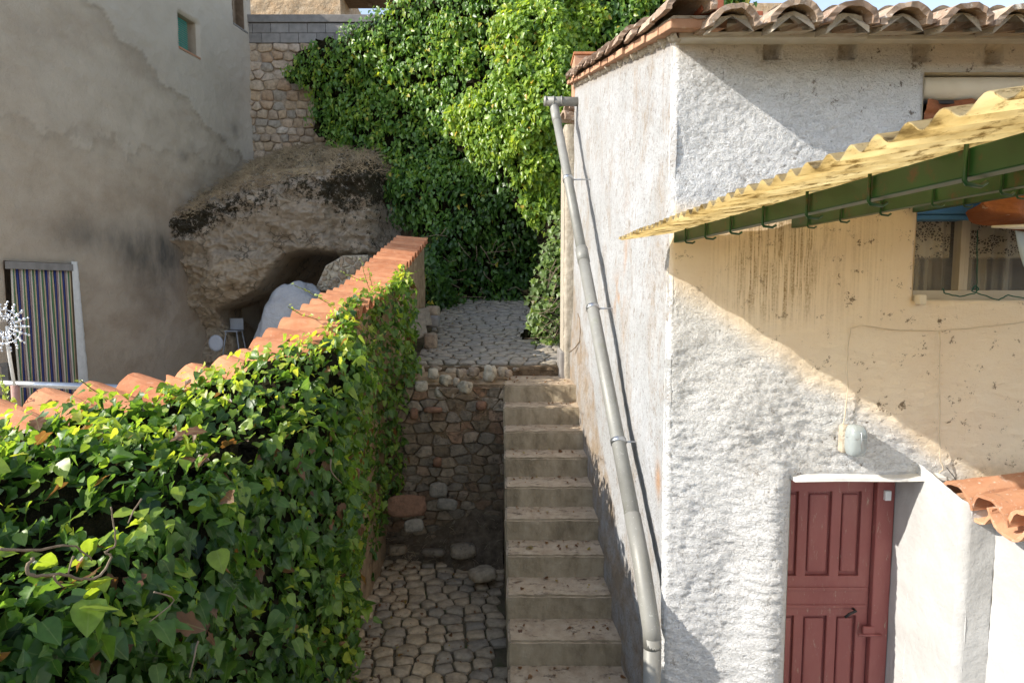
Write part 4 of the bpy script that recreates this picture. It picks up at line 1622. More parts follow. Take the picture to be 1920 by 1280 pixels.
block('path_edge', (-1.45, PY0 - 0.14, 1.9), (0.72, PY0 + 0.06, 2.135), MT['ledger'], stairs, 40, 4, 4, 0.022, 77)
box('kerb_block', (0.585, 7.42, 1.98), (0.76, 7.9, 2.36), MT['block'], stairs, 0.02)
# fallen leaf
V, Fl = LEAF['ivy']
q = at(1000, 1083, 4.96)
me = mesh_data('fallen_leaf', V * 0.06, Fl, MT['ivy'], False, {'tint': np.full(len(V), 0.97)})
o = put('fallen_leaf', me, None, (0.17, 5.12, NZ - 6 * RISE + 0.012))
o.rotation_euler = (0.1, 0.15, 1.2)
tag(o, 'single brown fallen leaf lying on a middle step', 'leaf')

# ================================================================== RETAINING WALL beside the stairs
ret = thing('retaining_wall', (-0.7, 6.95, 0), 'rough rubble stone wall under the landing, left of the steps', 'wall')
us = axis(0, 1.75, 0.03)
vs_ = np.linspace(-0.05, 2.03, 70)
grid_wall('mortar_face', (-1.78, 6.93, 0), (1, 0, 0), (0, -1, 0), us, lambda u, v: v, vs_, MT['ledger'], ret, (), lambda u, z, P: 0.03 * fbm(P * 4, 4, 41) + 0.012 * fbm(P * 15, 3, 42) - 0.006)
m = MB()
m.box((-1.78, 6.97, -0.05), (-0.08, PY0 - 0.02, 2.0))
m.build('wall_core', MT['soil'], ret)
random.seed(11)
W_, H_ = 1.72, 2.0
pts = []
y = 0.0
while y < H_ + 0.1:
    h = random.uniform(0.075, 0.15)
    x = random.uniform(-0.1, 0.1)
    while x < W_ + 0.1:
        w = random.uniform(0.09, 0.24)
        pts.append((x + w / 2, y + h / 2 + random.uniform(-0.03, 0.03)))
        x += w
    y += h
fr = (np.array([-1.78, 6.93, 0.0]), np.array([1.0, 0, 0]), np.array([0, 0, 1.0]), np.array([0, -1.0, 0]))
for p, poly in cells(pts, [(0, 0.02), (W_, 0.02), (W_, H_), (0, H_)], (0.55, 1)):
    if area(poly) < 0.003:
        continue
    q = inset_round(poly, 0.006, 0.13)
    if q:
        stone('stone', q, fr, random.choice((0.004, 0.012, 0.02, 0.03, 0.05)), MT['rubble'], ret, 0.25, 0.22, 0.008, True)
# brick fragments in the wall
for (x, y, w, h) in ((812, 768, 0.24, 0.075), (776, 775, 0.10, 0.15), (820, 866, 0.11, 0.13), (902, 760, 0.14, 0.12)):
    p = at(x, y, 6.85)
    o = rock('brick', (w / 2, 0.05, h / 2), MT['redslab'], ret, 5, tuple(p), 0.06, 2, 0, 0.85)
# soil heap at its foot
us = np.linspace(-1.6, -0.1, 40)
vs_ = np.linspace(0, 1, 24)
g1, h1 = np.meshgrid(us, vs_, indexing='ij')
X, T = g1.ravel(), h1.ravel()
hmax = 0.30 + 0.30 * smooth(-1.0, -0.3, X) + 0.08 * pn(np.stack([X * 5, X * 0, X * 0], 1))
Y = 6.93 - (1 - T) * (0.22 + 0.28 * smooth(-1.1, -0.3, X))
P = np.stack([X, Y, 0.01 + hmax * T ** 1.4], 1)
P += np.stack([X * 0, 0.03 * fbm(P * 9, 4, 3), 0.035 * fbm(P * 8, 4, 4)], 1)
o = fast('soil', P, grid_faces(40, 24), MT['soil'], None, True)
tag(o, 'dark soil and litter heaped at the foot of the rubble wall', kind='stuff')
# dry twigs and litter on the soil
V, Fs, o_ = [], [], 0
mb = MB()
for k in range(150):
    i = rng.integers(len(P))
    p = P[i] + np.array([0, -0.02, 0.015])
    d = rng.normal(size=3) * [0.06, 0.05, 0.03]
    mb.tube([p, p + d * 0.5 + [0, 0, 0.008], p + d], 0.0022, 3, False)
o = mb.build('dry_twigs', MT['straw'])
tag(o, 'loose dry twigs and straw on the soil below the rubble wall', kind='stuff')
# slabs lying at the foot
SL = [(762, 948, 6.55, (0.24, 0.035, 0.13), 'redslab', 'large reddish stone slab leaning on the soil below the rubble wall', 0.35, 0.1),
      (838, 945, 6.62, (0.13, 0.03, 0.07), 'slab', 'grey slab piece leaning right of the large reddish slab', 0.3, -0.2),
      (822, 918, 6.72, (0.11, 0.03, 0.09), 'slab', 'upright grey slab piece above the large reddish slab', 0.2, 0.15),
      (776, 985, 6.45, (0.12, 0.03, 0.08), 'slab', 'thin grey slab half buried under the large reddish slab', 0.6, 0.3),
      (868, 1032, 6.62, (0.16, 0.10, 0.085), 'rubble', 'dark angular rock at the back edge of the lower cobbles', 0.0, 0.2),
      (812, 1035, 6.66, (0.15, 0.07, 0.045), 'rubble', 'flat dark rock left of the angular one behind the cobbles', 0.1, -0.1),
      (745, 1030, 6.60, (0.11, 0.08, 0.06), 'rubble', 'brown stone under the ivy edge behind the lower cobbles', 0.1, 0.3),
      (905, 1075, 6.15, (0.15, 0.13, 0.07), 'cobble', 'large pale square stone beside the flank of the steps', 0.1, 0.5)]
for k, (x, y, Y, sz, mt, lab, lean, rz) in enumerate(SL):
    p = at(x, y, Y)
    o = rock('slab' if sz[1] < 0.05 else 'stone', sz, MT[mt], None, 50 + k, tuple(p), 0.16, 3, 0, 0.55)
    o.rotation_euler = (-lean, 0, rz)
    tag(o, lab, 'stone')
# stones along the landing edge: each a loose thing
random.seed(21)
EDGE = [(835, 713, 7.0, 0.085), (856, 716, 6.96, 0.05), (872, 726, 6.92, 0.09), (918, 700, 7.25, 0.10), (943, 697, 7.3, 0.07), (888, 697, 7.3, 0.085), (812, 700, 7.2, 0.07),
        (953, 700, 7.28, 0.05), (790, 724, 6.95, 0.08), (862, 700, 7.25, 0.05), (822, 735, 6.95, 0.06), (850, 740, 6.93, 0.05)]
WHO = ['pale pitted stone with dark left face at the wall top', 'small narrow upright stone at the wall top', 'rugged pitted stone nearest the steps at the wall top',
       'large rounded brown stone beside the landing', 'brown stone touching the corner of the landing', 'flat ochre stone behind the row at the wall top',
       'stone under the ivy tips at the landing edge', 'small stone wedged behind the landing corner', 'low stone at the left end of the wall top', 'small stone behind the pitted pair',
       'small dark stone below the pale pitted one', 'little stone below the narrow upright one']
for k, (x, y, Y, r) in enumerate(EDGE):
    p = at(x, y, Y)
    o = rock('loose_stone', (r, r * 0.8, r * random.uniform(0.75, 1.15)), MT['edgestone'], None, 80 + k, tuple(p), 0.42, 3, random.random() * 3, 0.5)
    tag(o, WHO[k], 'stone', 'loose stones along the landing edge')
# line of small pale stones dividing path and landing
mbV, mbF, o_ = [], [], 0
bm = bmesh.new()
bmesh.ops.create_icosphere(bm, subdivisions=2, radius=1)
PS_ = np.array([v_.co for v_ in bm.verts])
FS_ = np.array([[v_.index for v_ in f.verts] for f in bm.faces])
bm.free()
row = thing('stone_edging', (-0.4, 7.7, 2.1), 'row of small pale jagged stones between the landing and the path', 'edging')
for k in range(34):
    x = -1.22 + k * 0.043 + random.uniform(-0.02, 0.02)
    y = 7.72 + random.uniform(-0.13, 0.10) + (0.05 if x > 0 else 0)
    r = random.uniform(0.035, 0.075) * (1 if x < -0.2 else 0.6)
    Q = PS_ * 0.75 + PS_ / np.abs(PS_).max(1)[:, None] * 0.2
    Q = Q * (1 + 0.55 * fbm(PS_ * 1.9 + k * 3.3, 3, k)[:, None]) * np.array([r * random.uniform(0.8, 1.5), r * 0.8, r * 0.75])
    me = mesh_data('stone', Q, FS_, MT['edgestone'], False)
    put('stone', me, row, (x, y, 2.07 + random.uniform(0, 0.05)))
# rubble fill of the ledge between wall top and stones
us = np.linspace(-1.7, -0.06, 50)
vs_ = np.linspace(6.9, PY0 + 0.1, 26)
g1, h1 = np.meshgrid(us, vs_, indexing='ij')
P = np.stack([g1.ravel(), h1.ravel(), 1.99 + 0.10 * smooth(6.9, 7.8, h1.ravel())], 1)
P[:, 2] += 0.03 * fbm(P * 6, 4, 12)
o = fast('ledge', P, grid_faces(50, 26), MT['earthwall'], None, True)
tag(o, 'earthy ledge on top of the rubble wall left of the landing', kind='structure')
# edge stones and thin boards at the left side of the path
SIDE = [(808, 640, 8.6, (0.10, 0.13, 0.14), 'edgestone', 'squared rough stone nearest the landing at the left edge of the path'),
        (812, 602, 9.3, (0.11, 0.22, 0.10), 'block', 'grey cement kerb stone behind the squared stone on the path edge'),
        (812, 583, 9.9, (0.12, 0.18, 0.10), 'edgestone', 'pale kerb stone furthest up the left edge of the path')]
for k, (x, y, Y, sz, mt, lab) in enumerate(SIDE):
    o = rock('kerb_stone', sz, MT[mt], None, 120 + k, tuple(at(x, y, Y)), 0.12, 3, 0, 0.75)
    tag(o, lab, 'stone', 'kerb stones on the left of the path')
for k, (x0, x1, y0, y1, Y, lab) in enumerate(((775, 791, 590, 634, 8.5, 'wide thin grey slab leaning on the end of the garden wall'), (788, 797, 578, 612, 8.75, 'narrow thin grey slab behind the wide leaning one'))):
    a, c = at(x0, y1, Y), at(x1, y0, Y)
    m = MB()
    m.bbox((-(c[0] - a[0]) / 2, -0.15, -(c[2] - a[2]) / 2), ((c[0] - a[0]) / 2 * 0.2, 0.15, (c[2] - a[2]) / 2), 0.008)
    o = m.build('slab', MT['slab'])
    o.location = tuple((a + c) / 2)
    o.rotation_euler = (0.12, -0.12, -0.7)
    tag(o, lab, 'slab')

# ================================================================== GARDEN WALL with tile coping
gw = thing('garden_wall', (-1.65, 6, 0), 'garden wall climbing beside the steps with a coping of orange clay tiles', 'wall')
# right-hand edge of the coping: (X, Y, z)
RE = np.array([(-3.55, 0.6, 2.36), (-2.86, 2.0, 2.42), (-2.40, 3.1, 2.47), (-2.04, 3.85, 2.52), (-1.70, 4.20, 2.60), (-1.52, 4.55, 2.72), (-1.42, 5.2, 2.90), (-1.40, 6.0, 3.06), (-1.40, 6.6, 3.13), (-1.40, 7.0, 3.215),
               (-1.40, 8.0, 3.47), (-1.40, 9.0, 3.72), (-1.40, 10.2, 4.01)])
RL = np.concatenate([[0], np.cumsum(np.linalg.norm(np.diff(RE[:, :2], axis=0), axis=1))])


def coping(s):
    p = np.array([np.interp(s, RL, RE[:, k]) for k in range(3)])
    q = np.array([np.interp(s + 0.12, RL, RE[:, k]) for k in range(3)])
    r = np.array([np.interp(s - 0.12, RL, RE[:, k]) for k in range(3)])
    d = (q - r)[:2]
    d /= np.linalg.norm(d)
    return p, d


CW = 0.47
ss = np.linspace(0, RL[-1], 130)
right, left = [], []
for s in ss:
    p, d = coping(s)
    nrm = np.array([d[1], -d[0]])                     # towards the steps
    right.append((p[0] - nrm[0] * 0.05, p[1] - nrm[1] * 0.05, p[2] - 0.10))
    left.append((p[0] - nrm[0] * (CW - 0.05), p[1] - nrm[1] * (CW - 0.05), p[2] - 0.10))
right, left = np.array(right), np.array(left)
nz = 60
tt = np.linspace(0, 1, nz)
P = right[:, None, :] * np.ones((1, nz, 1))
P[..., 2] = -0.05 + (right[:, None, 2] + 0.05) * tt[None]
P = P.reshape(-1, 3)
P[:, 0] += 0.035 * fbm(P * 2.2, 4, 51) + 0.012 * fbm(P * 14, 3, 52)
fast('wall_face', P, grid_faces(len(ss), nz), MT['earthwall'], gw, True)
V, Fs = [], []
m = MB()
n = len(ss)
V = [tuple(p) for p in right] + [tuple(p) for p in left] + [(p[0], p[1], -0.05) for p in left]
Fs = [(i, i + 1, n + i + 1, n + i) for i in range(n - 1)] + [(n + i, n + i + 1, 2 * n + i + 1, 2 * n + i) for i in range(n - 1)]
m.add(V, Fs)
a, c = right[-1], left[-1]
m.add([(a[0], a[1], -0.05), tuple(a), tuple(c), (c[0], c[1], -0.05)], [(0, 1, 2, 3)])
m.build('wall_core', MT['mortar'], gw)
Vc, Fc = barrel(0.49, 0.120, 0.095, 0.016, 10, math.pi * 0.97, 4)
Vc0 = Vc.copy()
s = 0.25
k = 0
while s < RL[-1] - 0.05:
    p, d = coping(s)
    nrm = np.array([d[1], -d[0]])
    steep = (coping(s + 0.1)[0][2] - coping(s - 0.1)[0][2]) / 0.2
    far = p[1] > 4.3
    for up in (True, False):
        V = Vc0.copy() + rng.normal(size=Vc0.shape) * 0.0012
        if not up:
            V[:, 2] = 0.105 - V[:, 2]
            V[:, 0] *= 0.97
        sh = 0.0 if up else 0.118
        base = p - np.array([nrm[0], nrm[1], 0]) * CW + np.array([d[0], d[1], steep]) * sh
        tilt = -0.05 + random.uniform(-0.02, 0.02) if far else -0.13 + random.uniform(-0.03, 0.03)
        yaw = random.uniform(-0.04, 0.04)
        a = V[:, 0]
        lx = a * math.cos(yaw) - V[:, 1] * math.sin(yaw)
        ly = a * math.sin(yaw) + V[:, 1] * math.cos(yaw)
        lz = V[:, 2] + a * tilt + ly * steep * 0.8
        W = np.stack([lx * nrm[0] + ly * d[0], lx * nrm[1] + ly * d[1], lz], 1)
        zz = base[2] - (0.105 if up else 0.135) + (0.03 if not far else 0.0) + random.uniform(-0.006, 0.006)
        me = mesh_data('tile', W, [list(f) for f in Fc], MT['tile'], False)
        put('tile', me, gw, (base[0], base[1], zz))
        if up and not far:
            # mortar plug in the open end
            r = 0.088
            Q = [(0.0, 0.0, 0.0)]
            for j in range(13):
                an = math.pi * j / 12
                Q.append((0.0, r * math.cos(an), r * math.sin(an)))
            Q = np.array(Q)
            Q = np.concatenate([Q + [0.006 - 0.0, 0, 0], Q - [0.09, 0, 0]])
            Q[0, 0] += 0.008
            Fq = [(0, j, j + 1) for j in range(1, 13)] + [(j, 14 + j, 14 + j + 1, j + 1) for j in range(1, 13)] + [(0, 1 + 0, 15, 14), (13, 0, 14, 27)]
            lx = 0.49 + Q[:, 0]
            lz = Q[:, 2] + lx * tilt + Q[:, 1] * steep * 0.8
            ly = Q[:, 1]
            W = np.stack([lx * nrm[0] + ly * d[0], lx * nrm[1] + ly * d[1], lz], 1)
            put('mortar_plug', mesh_data('mortar_plug', W, Fq, MT['mortar']), gw, (base[0], base[1], zz))
    s += 0.238 if far else 0.25
    k += 1

# ================================================================== IVY ON THE GARDEN WALL
ivy = thing('ivy', (-1.3, 4, 0), 'dense dark glossy ivy covering the near side of the garden wall', 'ivy')
nu, nv = 170, 110
Ys = np.linspace(0.5, 7.75, nu)
prof_t = np.linspace(0, 1, nv)
P = np.zeros((nu, nv, 3))
RY = RE[:, 1]
for i, Y in enumerate(Ys):
    Xr = np.interp(Y, RY, RE[:, 0])
    zr = np.interp(Y, RY, RE[:, 2])
    xo = -1.19 + 0.07 * math.sin(Y * 1.9) - 0.13 * smooth(4.0, 5.5, Y) + 0.16 * smooth(6.2, 7.3, Y)
    over = 0.12 * smooth(6.5, 5.8, Y) if Y > 4.4 else 0.0
    zs = zr - (0.16 - 0.02 * smooth(4.2, 5.5, Y)) + 0.05 * math.sin(Y * 3.1)
    end = smooth(7.0, 7.75, Y)                # the ivy thins out towards the landing
    zl = 0.0 + 0.9 * smooth(5.7, 7.3, Y)
    ctrl = np.array([(Xr - over, zr + 0.02), (Xr * 0.75 + xo * 0.25, zr + 0.05), (Xr * 0.35 + xo * 0.65, zr * 0.4 + zs * 0.6 + 0.07), (xo - 0.05, zs - 0.02), (xo, zs - 0.25), (xo - 0.03, zs * 0.5 + zl * 0.5), (xo - 0.12, zl)])
    ctrl[:, 0] = ctrl[:, 0] * (1 - end) + (-1.36) * end
    L = np.concatenate([[0], np.cumsum(np.linalg.norm(np.diff(ctrl, axis=0), axis=1))])
    t = prof_t * L[-1]
    P[i, :, 0] = np.interp(t, L, ctrl[:, 0])
    P[i, :, 2] = np.interp(t, L, ctrl[:, 1])
    P[i, :, 1] = Y
P = P.reshape(-1, 3)
nr = surf_normals(P, nu, nv)
if nr[:, 0].mean() < 0:
    nr = -nr
bul = 0.24 * fbm(P * 1.5, 3, 61) + 0.13 * fbm(P * 4.0, 2, 62)
P = P + nr * (bul * (1 - 0.7 * smooth(4.8, 6.4, P[:, 1])))[:, None]
sgn = 1 if surf_normals(P, nu, nv)[:, 0].mean() > 0 else -1
inner = P - sgn * surf_normals(P, nu, nv) * (0.11 + 0.10 * smooth(5.8, 6.75, P[:, 1]))[:, None]
Fs = grid_faces(nu, nv)
Fs = Fs[(P[Fs][:, :, 1].max(1) < 6.75) & ((P[Fs][:, :, 1].max(1) < 4.6) | (P[Fs][:, :, 2].max(1) < np.interp(P[Fs][:, :, 1].mean(1), RE[:, 1], RE[:, 2]) - 0.22))]
if sgn < 0:
    Fs = Fs[:, ::-1].copy()
o = fast('gap_shade', inner, Fs, MT['under'], ivy, True)  # dark sheet standing in for deep shade between the leaves
o['kind'] = 'stuff'
NL = 19000
dist = np.linalg.norm(P - np.array([0, 0, H]), axis=1)
p, n0 = sample_grid(P, nu, nv, NL, np.clip(2.6 / dist, 0.5, 1.6))
n0 = n0 * sgn
depth = rng.uniform(-0.11, 0.05, NL)
p = p + n0 * depth[:, None]
lit_ = smooth(0.25, 0.75, n0[:, 2])[:, None]
nn = n0 * (0.75 - 0.35 * lit_) + np.array([0, 0, 0.4]) + lit_ * np.array([-0.55, -0.15, 0.0]) + rng.normal(size=(NL, 3)) * 0.42
tip = np.array([0, 0, -1.0]) + n0 * 0.35 + rng.normal(size=(NL, 3)) * 0.5
R = frames(nn, tip)
clus = fbm(p * 2.3, 3, 63)
size = (0.034 + 0.074 * rng.random(NL) ** 1.6) * (1 + 0.25 * clus)
lit_young = smooth(-0.05, 0.04, depth) * smooth(0.15, 0.65, n0[:, 2])  # sunlit top painted as brighter, yellower leaves, partly young growth
tint = np.clip(0.28 + 0.28 * clus + rng.normal(size=NL) * 0.16 + 0.48 * lit_young + 0.20 * smooth(2.6, 4.8, p[:, 1]), 0.0, 0.66 + 0.22 * lit_young)  # tint also rises with distance, painting light bounced off the white house
tint = np.where(rng.random(NL) < 0.035, rng.uniform(0.92, 1.0, NL), tint)
size = np.where(lit_young > 0.5, size * 0.8, size)
camd = p - np.array([0, 0, H])
dz = camd[:, 1] * _c - camd[:, 2] * _s
sx = 960 + FPX * camd[:, 0] / np.maximum(dz, 0.1)
sy = 640 - FPX * (camd[:, 1] * _s + camd[:, 2] * _c) / np.maximum(dz, 0.1)
score = np.where((sx > 5) & (sx < 800) & (sy > 0) & (sy < 1275) & (depth > 0.0), size / np.maximum(dz, 0.1), 0)
big = np.argsort(-score)[:300]
kindsel = rng.random(NL) < 0.42
isbig = np.zeros(NL, bool)
isbig[big] = True
V, Fs, T = join([scatter('ivy', p[kindsel & ~isbig], R[kindsel & ~isbig], size[kindsel & ~isbig], tint[kindsel & ~isbig]),
                 scatter('ovate', p[~kindsel & ~isbig], R[~kindsel & ~isbig], size[~kindsel & ~isbig], tint[~kindsel & ~isbig])])
mids = np.concatenate([np.tile((np.arange(len(LEAF[k_][0])) >= 3).astype(float), m_.sum()) for k_, m_ in (('ivy', kindsel & ~isbig), ('ovate', ~kindsel & ~isbig))])
o = fast('foliage', V, Fs, MT['ivy'], ivy, True, {'tint': T, 'off': mids})
o['kind'] = 'stuff'
variants = []
for k in range(16):
    Vl, Fl = LEAF['ivy' if k % 5 < 2 else 'ovate']
    W = Vl * np.array([random.uniform(0.85, 1.15), 1, random.uniform(0.4, 1.7)])
    W = W + np.stack([0 * W[:, 0], 0 * W[:, 0], 0.05 * np.sin(W[:, 0] * 9 + k)], 1)
    variants.append((0.05 + 0.75 * k / 15 if k < 15 else 0.96, mesh_data('leaf', W, Fl, MT['ivy'], True, {'tint': np.full(len(W), 0.05 + 0.75 * k / 15 if k < 15 else 0.96), 'off': (np.arange(len(W)) >= 3).astype(float)})))
for i in big:
    kv = min(range(16), key=lambda q_: abs(variants[q_][0] - tint[i]))
    lo = bpy.data.objects.new('leaf', variants[kv][1])
    COL.objects.link(lo)
    lo.parent = ivy
    Mx = Matrix([[R[i][a][b_] * size[i] for b_ in range(3)] + [p[i][a] - ivy.location[a]] for a in range(3)] + [[0, 0, 0, 1]])
    lo.matrix_local = Mx
# wandering stems in front
STEMS = [([(62, 1045), (50, 1070), (68, 1080), (110, 1075), (150, 1085), (182, 1080), (200, 1062), (208, 1040), (198, 1035), (215, 1022), (213, 985), (208, 950)], -1.08, 0.0042),
         ([(0, 1028), (60, 1032), (120, 1022), (150, 1030), (172, 1050)], -1.09, 0.0035), ([(100, 1080), (118, 1100)], -1.06, 0.003), ([(290, 1110), (325, 1125), (280, 1165)], -1.08, 0.003),
         ([(265, 935), (240, 980)], -1.1, 0.003), ([(372, 1200), (355, 1270)], -1.05, 0.004), ([(620, 860), (622, 885), (640, 905)], -1.12, 0.006), ([(140, 1040), (128, 1075)], -1.06, 0.003)]
for pix, X, r in STEMS:
    Q = [at_x(x, y, X) for x, y in pix]
    Q2 = []
    for i_ in range(len(Q) - 1):
        q0, q1, q2, q3 = Q[max(i_ - 1, 0)], Q[i_], Q[i_ + 1], Q[min(i_ + 2, len(Q) - 1)]
        for t_ in (0, 0.25, 0.5, 0.75):
            Q2.append(0.5 * ((2 * q1) + (q2 - q0) * t_ + (2 * q0 - 5 * q1 + 4 * q2 - q3) * t_ ** 2 + (3 * q1 - q0 - 3 * q2 + q3) * t_ ** 3) + rng.normal(size=3) * 0.0012)
    Q2.append(Q[-1])
    mb = MB()
    mb.tube(Q2, [r * (1 - 0.5 * i_ / len(Q2)) for i_ in range(len(Q2))], 6)
    mb.build('stem', MT['stem'], ivy)
# young shoots standing above the coping
SH = [([(150, 712), (168, 726), (186, 738), (200, 752)], -2.3), ([(678, 488), (682, 510), (690, 535), (700, 560)], -1.5), ([(690, 500), (694, 520), (700, 548)], -1.5),
      ([(552, 535), (575, 545), (600, 560), (622, 572)], -1.6), ([(640, 510), (662, 520), (690, 530)], -1.55), ([(540, 575), (565, 590), (600, 600)], -1.65), ([(790, 505), (755, 520), (725, 540)], -1.3),
      ([(726, 620), (700, 640), (665, 672)], -1.25), ([(0, 700), (10, 730), (18, 760)], -2.9), ([(2, 720), (14, 752), (20, 790)], -2.85)]
mb = MB()
Ls, Rs, Ss, Ts = [], [], [], []
for pix, X in SH:
    Q = np.array([at_x(x, y, X) for x, y in pix])
    mb.tube(Q, 0.003, 5)
    for t in np.linspace(0, 1, 11):
        i = min(int(t * (len(Q) - 1)), len(Q) - 2)
        f = t * (len(Q) - 1) - i
        Ls.append(Q[i] * (1 - f) + Q[i + 1] * f + rng.normal(size=3) * 0.008)
        Ss.append(0.022 + 0.025 * t)
        Rs.append((rng.normal(size=3) * 0.6 + [0.1, -0.5, 0.6], rng.normal(size=3) * 0.8 + [0, 0, 0.2]))
        Ts.append(random.uniform(0.66, 0.87))
mb.build('shoot', MT['greenstem'], ivy)
Rm = frames(np.array([a for a, c in Rs]), np.array([c for a, c in Rs]))
V, Fs, T = scatter('ovate', np.array(Ls), Rm, np.array(Ss), np.array(Ts))
o = fast('shoot_leaves', V, Fs, MT['ivy'], ivy, True, {'tint': T})
o['kind'] = 'stuff'

# ================================================================== TALL RENDERED HOUSE at the left
left_h = thing('rendered_house', (-7, 11, 0), 'tall house with grey brown cement render, in shade at the left', 'house')
LA = np.array([-6.752 - 0.1726 * 0.7, 7.5])
ld = np.array([0.1701, 0.9854])
LB = 6.62                                               # length of the wall


def lw(u):
    return LA + ld * u


def verge(u):
    return 8.45 + 0.33 * (np.asarray(u, float) * ld[1] + LA[1] - 8.8)


def u_of(px_, py_):
    """distance along this wall of what shows at a pixel"""
    lo, hi = 0.0, 9.0
    for _ in range(50):
        mid_ = (lo + hi) / 2
        q_ = lw(mid_)
        if at(px_, py_, q_[1])[0] < q_[0]:
            hi = mid_
        else:
            lo = mid_
    return lo, float(at(px_, py_, lw(lo)[1])[2])


ua, za = u_of(333, 38)
ub, zb = u_of(369, 100)
WINL = (ua, ub, at(350, 95, lw((ua + ub) / 2)[1])[2] - 0.02, at(350, 42, lw((ua + ub) / 2)[1])[2] + 0.08)
uc, zc = u_of(436, 40)
ud, zd = u_of(452, 38)
WINL2 = (uc, ud + 0.12, zc - 0.03, zc + 0.9)
de0, dz0 = u_of(8, 492)
de1, dz1 = u_of(126, 494)
DOORL = (de0, de1, PAT, dz1)


def l_disp(u, z, P):
    d = 0.05 * fbm(P * 0.55, 3, 71) + 0.016 * fbm(P * np.array([5, 5, 8]), 4, 72, 0.6)
    pt = patch_mask(u, z)
    d = d + 0.018 * pt
    for h in (WINL, WINL2, DOORL):
        r = hole_round(u, z, h, 0.03)
        d = np.where(r < -0.01, r, d)
    d = d - 0.04 * np.clip(1 - (LB - u) / 0.06, 0, 1) ** 2
    return d


def patch_mask(u, z):
    q = np.stack([u * 0.9, u * 0, z * 0.9], 1)
    w = 0.35 * fbm(q * 1.6, 4, 74)
    # lower limit of the upper coats of render, running down to the right
    l1 = 8.0 - 0.42 * (u - 1.0) + w * 1.3
    l2 = 5.4 + 0.10 * (u - 2) + w * 2.0
    a = smooth(-0.03, 0.03, z - l1)
    c = smooth(-0.03, 0.03, z - l2) * 0.6
    return a + c


def l_attr(u, z, P):
    q = np.stack([u * 0.9, u * 0, z * 0.9], 1)
    w = 0.35 * fbm(q * 1.6, 4, 74)
    l1 = 8.0 - 0.42 * (u - 1.0) + w * 1.3
    l2 = 5.4 + 0.10 * (u - 2) + w * 2.0
    e = np.exp(-np.clip(l1 - z, -0.02, 9) / 0.10) * (z < l1 + 0.03) + 0.6 * np.exp(-np.clip(l2 - z, -0.02, 9) / 0.12) * (z < l2 + 0.03)
    su, sz = u_of(290, 470)
    soot = 1.15 * np.exp(-((u - su) / 0.85) ** 2 - ((z - sz) / 0.42) ** 2)
    su, sz = u_of(160, 440)
    soot = soot + 0.7 * np.exp(-((u - su) / 0.7) ** 2 - ((z - sz) / 0.25) ** 2)
    su, sz = u_of(300, 540)
    soot = soot + 0.5 * np.exp(-((u - su) / 0.7) ** 2 - ((z - sz) / 0.6) ** 2)
    for (x_, y_, a_, b_) in ((360, 275, 0.10, 0.12), (438, 240, 0.10, 0.14), (420, 262, 0.12, 0.10), (345, 292, 0.12, 0.08)):
        su, sz = u_of(x_, y_)
        soot = soot + 0.6 * np.exp(-((u - su) / a_) ** 2 - ((z - sz) / b_) ** 2)
    return {'patch': np.clip(patch_mask(u, z) / 1.6, 0, 1), 'edge': np.clip(e, 0, 1), 'soot': np.clip(soot, 0, 1)}


us = axis(0, LB, 0.045, [WINL[0], WINL[1], WINL2[0], WINL2[1], DOORL[0], DOORL[1]])
vs_ = axis(0, 10.3, 0.045, [WINL[2], WINL[3], WINL2[2], WINL2[3], DOORL[3]])
vs_ = np.sort(np.concatenate([vs_]))


def l_z(u, v):
    return np.where(v > 9.3, np.minimum(v, verge(u)), np.minimum(v, verge(u)))


grid_wall('wall', (LA[0], LA[1], 0), (ld[0], ld[1], 0), (ld[1], -ld[0], 0), us, l_z, vs_, MT['render'], left_h, [WINL, WINL2, DOORL], l_disp, l_attr)
nl = np.array([ld[1], -ld[0]])                                # outwards


def lp3(u, off, z):
    q_ = lw(u) + nl * off
    return (q_[0], q_[1], z)


m = MB()
u0, u1 = 0.0, LB - 0.005
for (ua_, ub_) in ((u0, u0), (u1, u1)):
    m.add([lp3(ua_, -0.02, 0), lp3(ua_, -7, 0), lp3(ua_, -7, verge(ua_)), lp3(ua_, -0.02, verge(ua_))], [(0, 1, 2, 3)])
m.add([lp3(u0, -7, 0), lp3(u1, -7, 0), lp3(u1, -7, verge(u1)), lp3(u0, -7, verge(u0))], [(0, 1, 2, 3)])
m.build('outer_wall', MT['render'], left_h)
m = MB()
V = [lp3(-0.1, 0.05, verge(-0.1) - 0.01), lp3(LB + 0.1, 0.05, verge(LB + 0.1) - 0.01), lp3(LB + 0.1, -7.2, verge(LB + 0.1)), lp3(-0.1, -7.2, verge(-0.1))]
V2 = [(a, c, d + 0.14) for a, c, d in V]
m.add(V + V2, [(3, 2, 1, 0), (4, 5, 6, 7), (0, 1, 5, 4), (1, 2, 6, 5), (2, 3, 7, 6), (3, 0, 4, 7)])
m.build('roof', MT['oldtile'], left_h)
